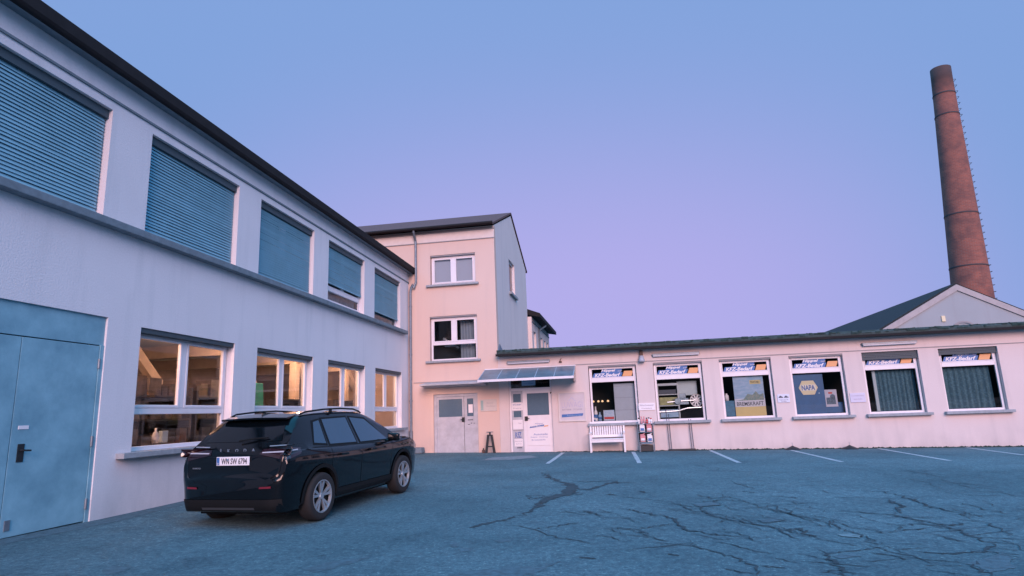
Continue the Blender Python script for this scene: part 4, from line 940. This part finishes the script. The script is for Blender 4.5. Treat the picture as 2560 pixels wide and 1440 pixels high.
# two double uprights on a dark foot
FS = thing('sign_frame', 'thin dark frame of two double uprights standing before the second shop window', 'stand', on_R(6.32, .10), ROT_R)
for x in (-.36, .36):
    u = MB()
    for dx in (-.035, .035): u.tube([(x+dx, .02, .03), (x+dx-.02, .03, 1.22 if x < 0 else 1.02)], .011, 6)
    if x < 0: u.tube([(x-.05,.03,1.22),(x-.06,.0,1.34),(x-.055,-.03,1.38)], .012, 6)
    u.build('upright', M['ink'], FS)
MB().box(-.44,.44,-.10,.06,.0,.06).build('foot', M['black'], FS, bevel=.01)
# parasol feet (dark pyramids with a stub)
for s, lab in ((9.77, 'dark pyramid-shaped parasol foot with thin stub, left one, below the car pictogram sign'), (11.48, 'dark pyramid-shaped parasol foot with thin stub, right one, below the dark blue poster window')):
    t = thing('parasol_base', lab, 'parasol base', on_R(s, .27), ROT_R, 'dark parasol feet along the shop wall')
    MB().lathe([(.25,0),(.24,.02),(.14,.07),(.06,.10),(.02,.125),(0,.125)], n=20).build('cover', M['black'], t, smooth=True)
    MB().tube([(0,0,.1),(0,0,.22)], .008, 6).build('stub', M['steel'], t)
# trestle by the wall between the doors
TR = thing('trestle_stand', 'dark A-shaped trestle stand with small flat top between the two doors', 'stand', on_R(-.17, .35), ROT_R)
for s in (-1, 1): MB().prism([(s*.19,0),(s*.105,0),(s*.025,.58),(s*.10,.58)], 'y', -.03, .03).build('leg', M['black'], TR)
MB().box(-.115,.115,-.02,.02,.20,.24).build('crossbar', M['black'], TR); MB().box(-.1,.1,-.035,.035,.582,.62).tube([(0,0,.6),(0,0,.70)], .03, 8).build('post', M['black'], TR); MB().lathe([(0,.70),(.12,.70),(.13,.72),(.10,.725),(0,.725)], n=18).build('top', M['zinc'], TR)
o = MB().lathe([(0,0),(.05,0),(.055,.1),(.045,.11),(0,.11)], n=12).build('flower_pot', M['brown'], bevel=0); MB().lathe([(0,.11),(.03,.12),(.015,.17),(0,.16)], n=8).build('plant_stub', M['moss'], o); tag(place(o, on_R(-.42, .33), ROT_R), 'tiny dark pot on the ground left of the trestle stand', 'pot')
# stone step at the corner
o = MB().prism([(-.35,0),(.35,0),(.33,.20),(-.33,.21)], 'y', -.2, .2).build('stone_block', M['ledge'], bevel=.03); p = on_R(-2.95, .32); tag(place(o, p, ROT_R), 'rough grey stone block at the foot of the downpipe in the corner', 'stone block')
# weeds and moss along the foot of the shop wall
ms = MB()
s = 2.2
while s < 18.5:
    wd = random.uniform(.05,.16); p = on_R(s, 0); dense = 1 if s > 6.8 else .55
    hh = random.uniform(.02,.055)*dense; oo = random.uniform(.06,.16)*dense
    q0, q1, q2, q3 = on_R(s-wd, -.0), on_R(s+wd, -.0), on_R(s+wd*.6, oo), on_R(s-wd*.7, oo); t0 = on_R(s, oo*.35)
    i = len(ms.v); ms.v += [(q.x,q.y,q.z+.002) for q in (q0,q1,q2,q3)] + [(t0.x,t0.y,t0.z+hh)]
    ms.f += [(i,i+1,i+4),(i+1,i+2,i+4),(i+2,i+3,i+4),(i+3,i,i+4)]
    for k in range(3 if dense == 1 else 1):
        b = on_R(s+random.uniform(-wd,wd), random.uniform(.02,.08)); a_ = random.uniform(0,6.28); h2 = random.uniform(.03,.09)
        ms.poly([(b.x,b.y,b.z),(b.x+.03*math.cos(a_),b.y+.03*math.sin(a_),b.z+h2*.6),(b.x+.05*math.cos(a_),b.y+.05*math.sin(a_),b.z+h2)])
    s += random.uniform(.05,.11)
tag(ms.build('moss_fringe', M['moss'], fix=False), 'dark moss and weeds growing along the foot of the shop wall', 'moss', kind='stuff')

# ------------------------------------------------------------------ the parked car (x forward from the rear bumper, y to its left)
def car():
    T = thing('parked_car', 'black five-door SUV with roof rails parked beside the long white building', 'car', (0, 0, 0), 0)
    yaw = R(15.8); ax = 0.88
    # stations: x, bottom, top, half width
    ST = [(0,.40,.69,.64),(.025,.31,.735,.74),(.06,.27,.76,.80),(.078,.26,.82,.822),(.088,.255,.90,.835),(.10,.25,.985,.845),(.13,.245,1.055,.858),(.19,.24,1.125,.873),(.28,.24,1.225,.888),(.38,.24,1.335,.897),(.48,.24,1.44,.903),(.56,.24,1.515,.907),(.64,.24,1.555,.911),(.80,.24,1.578,.915),(1.1,.24,1.595,.92),(1.5,.24,1.603,.92),(1.9,.24,1.598,.92),(2.2,.24,1.582,.92),(2.45,.24,1.55,.92),(2.65,.24,1.495,.92),(2.85,.24,1.41,.918),(3.05,.24,1.30,.914),(3.25,.24,1.185,.91),(3.42,.24,1.09,.908),(3.52,.24,1.062,.906),(3.75,.24,1.035,.90),(4.0,.24,.995,.885),(4.18,.24,.94,.85),(4.28,.25,.88,.80),(4.345,.26,.80,.73),(4.38,.28,.70,.66),(4.39,.34,.62,.60)]
    def belt(x, zt): return min(1.0+.05*max(0, min(1, (1.6-x)/1.2)), zt-.035 if zt < 1.15 else zt-.08)
    V = []; F = []
    lowf = (0,.10,.24,.42,.60,.76,.90,1.0); loww = (.885,.935,.95,.963,.975,.987,1.0,.965)
    for x, zb, zt, wd in ST:
        bl = belt(x, zt); half = [(0, zb), (wd*.6, zb)]
        for f_, q in zip(lowf, loww): half.append((wd*q, zb+(bl-zb)*f_))
        y0 = wd*.955; hgt = zt-bl
        for f_ in (.04,.28,.52,.74,.90):
            half.append((y0-.02-.46*hgt*f_ if hgt > .12 else y0-.02-.3*hgt*f_, bl+hgt*f_*.97))
        yt = half[-1][0]
        half += [(yt-.035, zt-.018-.012), (yt*.72, zt-.012), (yt*.36, zt-.002), (0, zt)]
        full = [(y, z) for y, z in half] + [(-y, z) for y, z in reversed(half[1:-1])]
        V.append([(x, y, z) for y, z in full])
    n = len(V[0]); vs = [p for r in V for p in r]
    for i in range(len(V)-1):
        for j in range(n): F.append((i*n+j, i*n+(j+1) % n, (i+1)*n+(j+1) % n, (i+1)*n+j))
    F.append(tuple(range(n))); F.append(tuple((len(V)-1)*n+j for j in range(n)))
    b = MB(); b.v = vs; b.f = F
    body = b.build('body', M['paint'], T, smooth=True)
    # wheel arches cut with cylinders, applied to the mesh
    cut = MB()
    for x in (.88, 3.52):
        for s in (-1, 1):
            cut.tube([(x,s*.55,.36),(x,s*1.05,.36)], .405, 36)
    co = cut.build('cutter', None)
    bm_ = body.modifiers.new('cut', 'BOOLEAN'); bm_.object = co; bm_.operation = 'DIFFERENCE'; bm_.solver = 'EXACT'
    bpy.context.view_layer.update()
    bvh = BVHTree.FromPolygons([Vector(p) for p in vs], F)
    me = bpy.data.meshes.new_from_object(body.evaluated_get(bpy.context.evaluated_depsgraph_get()))
    body.modifiers.clear(); body.data = me; bpy.data.objects.remove(co)
    if not me.materials: me.materials.append(M['paint'])
    me.set_sharp_from_angle(angle=R(38))
    def hit(o, d):
        h = bvh.ray_cast(Vector(o), Vector(d)); return h[0], h[1]
    def patch(mb, c4, mode, nu=12, nv=6, off=.006, th=None):
        """bilinear patch of four corners laid on the body; mode 'l'/'r' side (x,z), 'b' back (y,z), 'f' front (y,z)"""
        i0 = len(mb.v)
        for j in range(nv+1):
            for i in range(nu+1):
                u, v = i/nu, j/nv
                p = [(c4[0][k]*(1-u)+c4[1][k]*u)*(1-v) + (c4[3][k]*(1-u)+c4[2][k]*u)*v for k in (0, 1)]
                if mode in 'lr':
                    s = 1 if mode == 'l' else -1; h, nn = hit((p[0], s*3, p[1]), (0, -s, 0)); d = Vector((0, s, 0))
                    if h is None: h = Vector((p[0], s*.9, p[1]))
                else:
                    s = -1 if mode == 'b' else 1; h, nn = hit((s*9, p[0], p[1]), (-s, 0, 0)); d = Vector((s, 0, 0))
                    if h is None: h = Vector((0.1, p[0], p[1]))
                h = h + d*off; mb.v.append(tuple(h))
        for j in range(nv):
            for i in range(nu):
                a = i0+j*(nu+1)+i; mb.f.append((a, a+1, a+nu+2, a+nu+1))
    mir = lambda c4: c4
    SWN = [[(2.06,1.055),(2.98,1.04),(2.46,1.42),(2.02,1.465)], [(1.17,1.085),(1.93,1.06),(1.90,1.47),(1.20,1.465)], [(.78,1.13),(1.07,1.10),(1.11,1.455),(.95,1.43)]]
    for md in 'rl':
        for c4 in SWN:
            cx_, cz_ = sum(p[0] for p in c4)/4, sum(p[1] for p in c4)/4
            q = MB(); patch(q, [(p[0]+(.035 if p[0] > cx_ else -.035), p[1]+(.028 if p[1] > cz_ else -.03)) for p in c4], md, off=.003); q.build('window_frame', M['plastic'], T, smooth=True, fix=False)
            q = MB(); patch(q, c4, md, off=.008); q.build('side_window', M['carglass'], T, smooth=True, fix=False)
        q = MB()
        for a, b_ in (((.70,1.075),(3.1,.995)),):
            patch(q, [(a[0],a[1]-.012),(b_[0],b_[1]-.012),(b_[0],b_[1]),(a[0],a[1])], md, 30, 1, .009)
        q.build('window_trim', M['plastic'], T, fix=False)
        q = MB(); patch(q, [(.55,.84),(3.45,.80),(3.45,.812),(.55,.852)], md, 30, 1, .004); q.build('crease', M['paint'], T, fix=False)
        for x0 in (1.30, 2.20):
            q = MB(); patch(q, [(x0,.90),(x0+.2,.895),(x0+.2,.925),(x0,.93)], md, 4, 1, .03); o = q.build('door_handle', M['paint'], T, fix=False)
            so = o.modifiers.new('s', 'SOLIDIFY'); so.thickness = .03; so.offset = 0
        # door seams
        for pl in ([(1.12,1.06),(1.13,.62)], [(1.99,1.03),(2.0,.32)], [(3.08,.99),(3.02,.40)]):
            q = MB(); (xa, za), (xb, zb_) = pl; patch(q, [(xa,za),(xa+.008,za),(xb+.008,zb_),(xb,zb_)], md, 1, 10, .003); q.build('door_seam', M['plastic'], T, fix=False)
        q = MB(); patch(q, [(1.32,.27),(3.08,.27),(3.08,.40),(1.32,.40)], md, 20, 2, .012); q.build('sill_cladding', M['plastic'], T, fix=False)
        s = 1 if md == 'l' else -1
        # mirror
        mr = MB(); mr.obox((2.90, s*1.02, 1.075), (.045,0,0), (.01*s,.105,.01), (0,0,.07)); mr.obox((2.92, s*.90, 1.02), (.03,0,0), (0,.06,0), (0,0,.03)); mr.build('mirror', M['paint'], T, smooth=True, bevel=.03, seg=3)
        rl = MB(); pts = [(.72,s*.60,1.555),(.84,s*.61,1.592),(1.3,s*.62,1.618),(1.8,s*.62,1.622),(2.2,s*.61,1.602),(2.40,s*.60,1.562),(2.48,s*.59,1.53)]; rl.tube(pts, .014, 8)
        for x in (1.5,): rl.box(x-.03, x+.03, s*.62-.01, s*.62+.01, 1.55, 1.615)
        rl.build('roof_rail', M['plastic'], T, smooth=True)
        # tail light: dark red lens wrapping the corner with two white strips
        q = MB(); patch(q, [(s*.40,1.03),(s*.775,.955),(s*.785,1.12),(s*.43,1.095)], 'b', 12, 5, .008); patch(q, [(.10,.95),(.36,1.01),(.44,1.09),(.10,1.125)], md, 8, 5, .008); tl = q.build('tail_light', M['lens'], T, smooth=True, fix=False)
        q = MB(); patch(q, [(s*.44,1.045),(s*.775,1.05),(s*.775,1.068),(s*.44,1.06)], 'b', 10, 1, .013); patch(q, [(.11,1.05),(.36,1.065),(.36,1.078),(.11,1.07)], md, 8, 1, .013); q.build('light_strip', M['lens_clear'], tl, smooth=True, fix=False)
        q = MB(); patch(q, [(s*.50,1.128),(s*.80,1.138),(s*.80,1.150),(s*.50,1.142)], 'b', 8, 1, .01); q.build('chrome_edge', M['chrome'], T, fix=False)
        q = MB(); patch(q, [(s*.50,.575),(s*.68,.58),(s*.68,.607),(s*.51,.60)], 'b', 6, 1, .012); q.build('reflector', M['reflector'], T, fix=False)
        # headlight
        q = MB(); patch(q, [(s*.40,.72),(s*.74,.74),(s*.76,.84),(s*.42,.80)], 'f', 8, 3, .008); q.build('headlight', M['lens_clear'], T, fix=False)
        # wheels
        for x in (.88, 3.52):
            ty = MB(); Rr = .345; yc = s*.80
            ty.lathe([(.235,-.10),(.30,-.112),(.335,-.095),(.345,-.06),(.345,.06),(.335,.095),(.30,.112),(.235,.10)], (x,yc,Rr), axis='y', n=40)
            W_ = ty.build('wheel', M['tyre'], T, smooth=True)
            yo = s*.895
            rm = MB(); rm.lathe([(.236,-.0*s),(.236,.012*s),(.222,.012*s),(.215,-.03*s)], (x,yo-.0,Rr), axis='y', n=40)
            for k in range(5):
                a = 2*math.pi*k/5+math.pi/2
                for da in (-.20, .20):
                    a1 = a+da; c_, s__ = math.cos(a1), math.sin(a1); ci, si = math.cos(a+da*.5), math.sin(a+da*.5)
                    P0 = Vector((x+.05*ci, yo-.01*s, Rr+.05*si)); P1 = Vector((x+.222*c_, yo+.0*s, Rr+.222*s__)); t_ = (P1-P0).normalized(); nn = Vector((-t_.z,0,t_.x))
                    i = len(rm.v); w0, w1 = .012, .024
                    rm.v += [tuple(P0-nn*w0), tuple(P0+nn*w0), tuple(P1+nn*w1), tuple(P1-nn*w1)] + [tuple(v+Vector((0,-.03*s,0))) for v in (P0-nn*w0, P0+nn*w0, P1+nn*w1, P1-nn*w1)]
                    for q_ in ((0,1,2,3),(4,7,6,5),(0,4,5,1),(1,5,6,2),(2,6,7,3),(3,7,4,0)): rm.f.append(tuple(i+z for z in q_))
            rm.lathe([(0,.0*s),(.045,.0*s),(.055,-.03*s)], (x,yo,Rr), axis='y', n=20)
            rm.build('rim', M['alloy'], W_, fix=True)
            MB().lathe([(0,-.05*s),(.235,-.05*s)], (x,yo,Rr), axis='y', n=32).build('brake_disc', M['plastic'], W_)
            ar = MB(); n_ = 22
            for k in range(n_):
                for (r0, r1) in ((.40,.455),):
                    a0, a1 = R(-8)+(math.pi+R(16))*k/n_, R(-8)+(math.pi+R(16))*(k+1)/n_
                    P = []
                    for a_, r_ in ((a0,r0),(a1,r0),(a1,r1),(a0,r1)):
                        px_, pz_ = x+r_*math.cos(a_), .36+r_*math.sin(a_); h, nn = hit((px_, s*3, max(pz_,.27)), (0,-s,0)); yy = h.y if h is not None else s*.85
                        P.append((px_, yy+s*.014, pz_))
                    ar.quad(*P)
                    ar.quad(P[0], P[1], (P[1][0], P[1][1]-s*.06, P[1][2]), (P[0][0], P[0][1]-s*.06, P[0][2]))
            ar.build('wheel_arch_trim', M['plastic'], T, smooth=False, fix=False)
    q = MB(); patch(q, [(-.64,1.20),(.64,1.20),(.51,1.50),(-.51,1.50)], 'b', 16, 8, .006); q.build('rear_window', M['rearglass'], T, smooth=True, fix=False)
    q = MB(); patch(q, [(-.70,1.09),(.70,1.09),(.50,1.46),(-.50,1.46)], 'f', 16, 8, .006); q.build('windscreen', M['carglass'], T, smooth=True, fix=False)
    q = MB(); patch(q, [(-.45,.42),(.45,.42),(.55,.74),(-.55,.74)], 'f', 10, 5, .008); q.build('grille', M['plastic'], T, fix=False)
    # spoiler, wiper, lower bumper, plate, letters
    sp_ = MB(); n_ = 10
    for k in range(n_+1):
        y = -.56+1.12*k/n_; e = (abs(y)/.56)**2*.05
        sp_.v += [(.42+e,y,1.535-e*.3),(.72,y,1.588-e*.5),(.62,y,1.53),(.43+e,y,1.51-e*.3)]
    for k in range(n_):
        a = 4*k
        for j in range(4): sp_.f.append((a+j, a+(j+1) % 4, a+4+(j+1) % 4, a+4+j))
    sp_.f += [(0,1,2,3), (4*n_,4*n_+3,4*n_+2,4*n_+1)]
    sp_.build('roof_spoiler', M['paint'], T, smooth=False)
    MB().tube([(.215,0.02,1.215),(.245,-.2,1.24),(.275,-.42,1.25)], .012, 6).build('rear_wiper', M['plastic'], T)
    q = MB(); patch(q, [(-.80,.27),(.80,.27),(.80,.43),(-.80,.43)], 'b', 20, 4, .014); q.build('bumper_cladding', M['plastic'], T, smooth=True, fix=False)
    q = MB(); patch(q, [(-.42,.29),(.42,.29),(.42,.325),(-.42,.325)], 'b', 12, 1, .02); q.build('diffuser_strip', mat('bumper_grey', (.05,.055,.06), .4), T, fix=False)
    # rear text faces -x: local text x -> -y
    BF = Matrix(((0,0,-1,0),(-1,0,0,0),(0,1,0,0),(0,0,0,1)))
    xp = .072
    pl = MB().box(xp, xp+.012, -.27, .27, .885, 1.005); P_ = pl.build('number_plate', M['plate'], T, bevel=.004)
    MB().box(xp-.003, xp-.0005, 0.218, .262, .894, .997).build('euro_band', M['blue'], P_)
    tm = MB(); me_ = text_me('WN SW 6794', .42, .082, 0, .012); tm.mesh(me_, Matrix.Translation((xp-.003, -.025, .945)) @ BF); tm.build('plate_lettering', M['ink'], P_, fix=False)
    me_ = text_me('D', .02, .025, 0, 0); MB().mesh(me_, Matrix.Translation((xp-.005, .24, .912)) @ BF).build('country_letter', M['white'], P_, fix=False)
    sl = MB().lathe([(0,0),(.016,0)], (0,0,0), axis='x', n=14)
    sl.v = [(xp-.004, y+.085, z+.965) for x, y, z in sl.v]; sl.build('plate_seal', M['skyprint'], P_, fix=False)
    lt = MB()
    for k, ch in enumerate('ŠKODA'):
        y = .27-k*.135; h, nn = hit((-3, y, 1.085), (1,0,0)); me_ = text_me(ch, None, .045 if k else .056, 0, 0, .004); lt.mesh(me_, Matrix.Translation((h.x-.008, y, 1.085)) @ BF)
    lt.build('tailgate_lettering', M['chrome'], T, fix=False)
    h, nn = hit((-3, .60, .85), (1,0,0)); me_ = text_me('KAROQ', .13, .022, 0, 0, .003); MB().mesh(me_, Matrix.Translation((h.x-.01, .60, .85)) @ BF).build('model_lettering', M['chrome'], T, fix=False)
    MB().box(.3,3.9,-.7,.7,.19,.26).build('underbody', M['plastic'], T)
    # place: rear axle over its spot
    f_ = Vector((math.sin(yaw), math.cos(yaw), 0)); rear = Vector((-3.63, 9.34, 0)); sc = .975
    front = rear + f_*2.64*sc
    zr, zf = ground_z(rear.x+.3, rear.y), ground_z(front.x+.3, front.y)
    pit = math.atan2(zf-zr, 2.64*sc)
    org = rear - f_*ax*sc; T.scale = (sc, sc, sc*.97)
    T.location = (org.x, org.y, zr - ax*sc*math.tan(pit)); T.rotation_euler = (0, -pit, math.pi/2-yaw)
    return T
car()
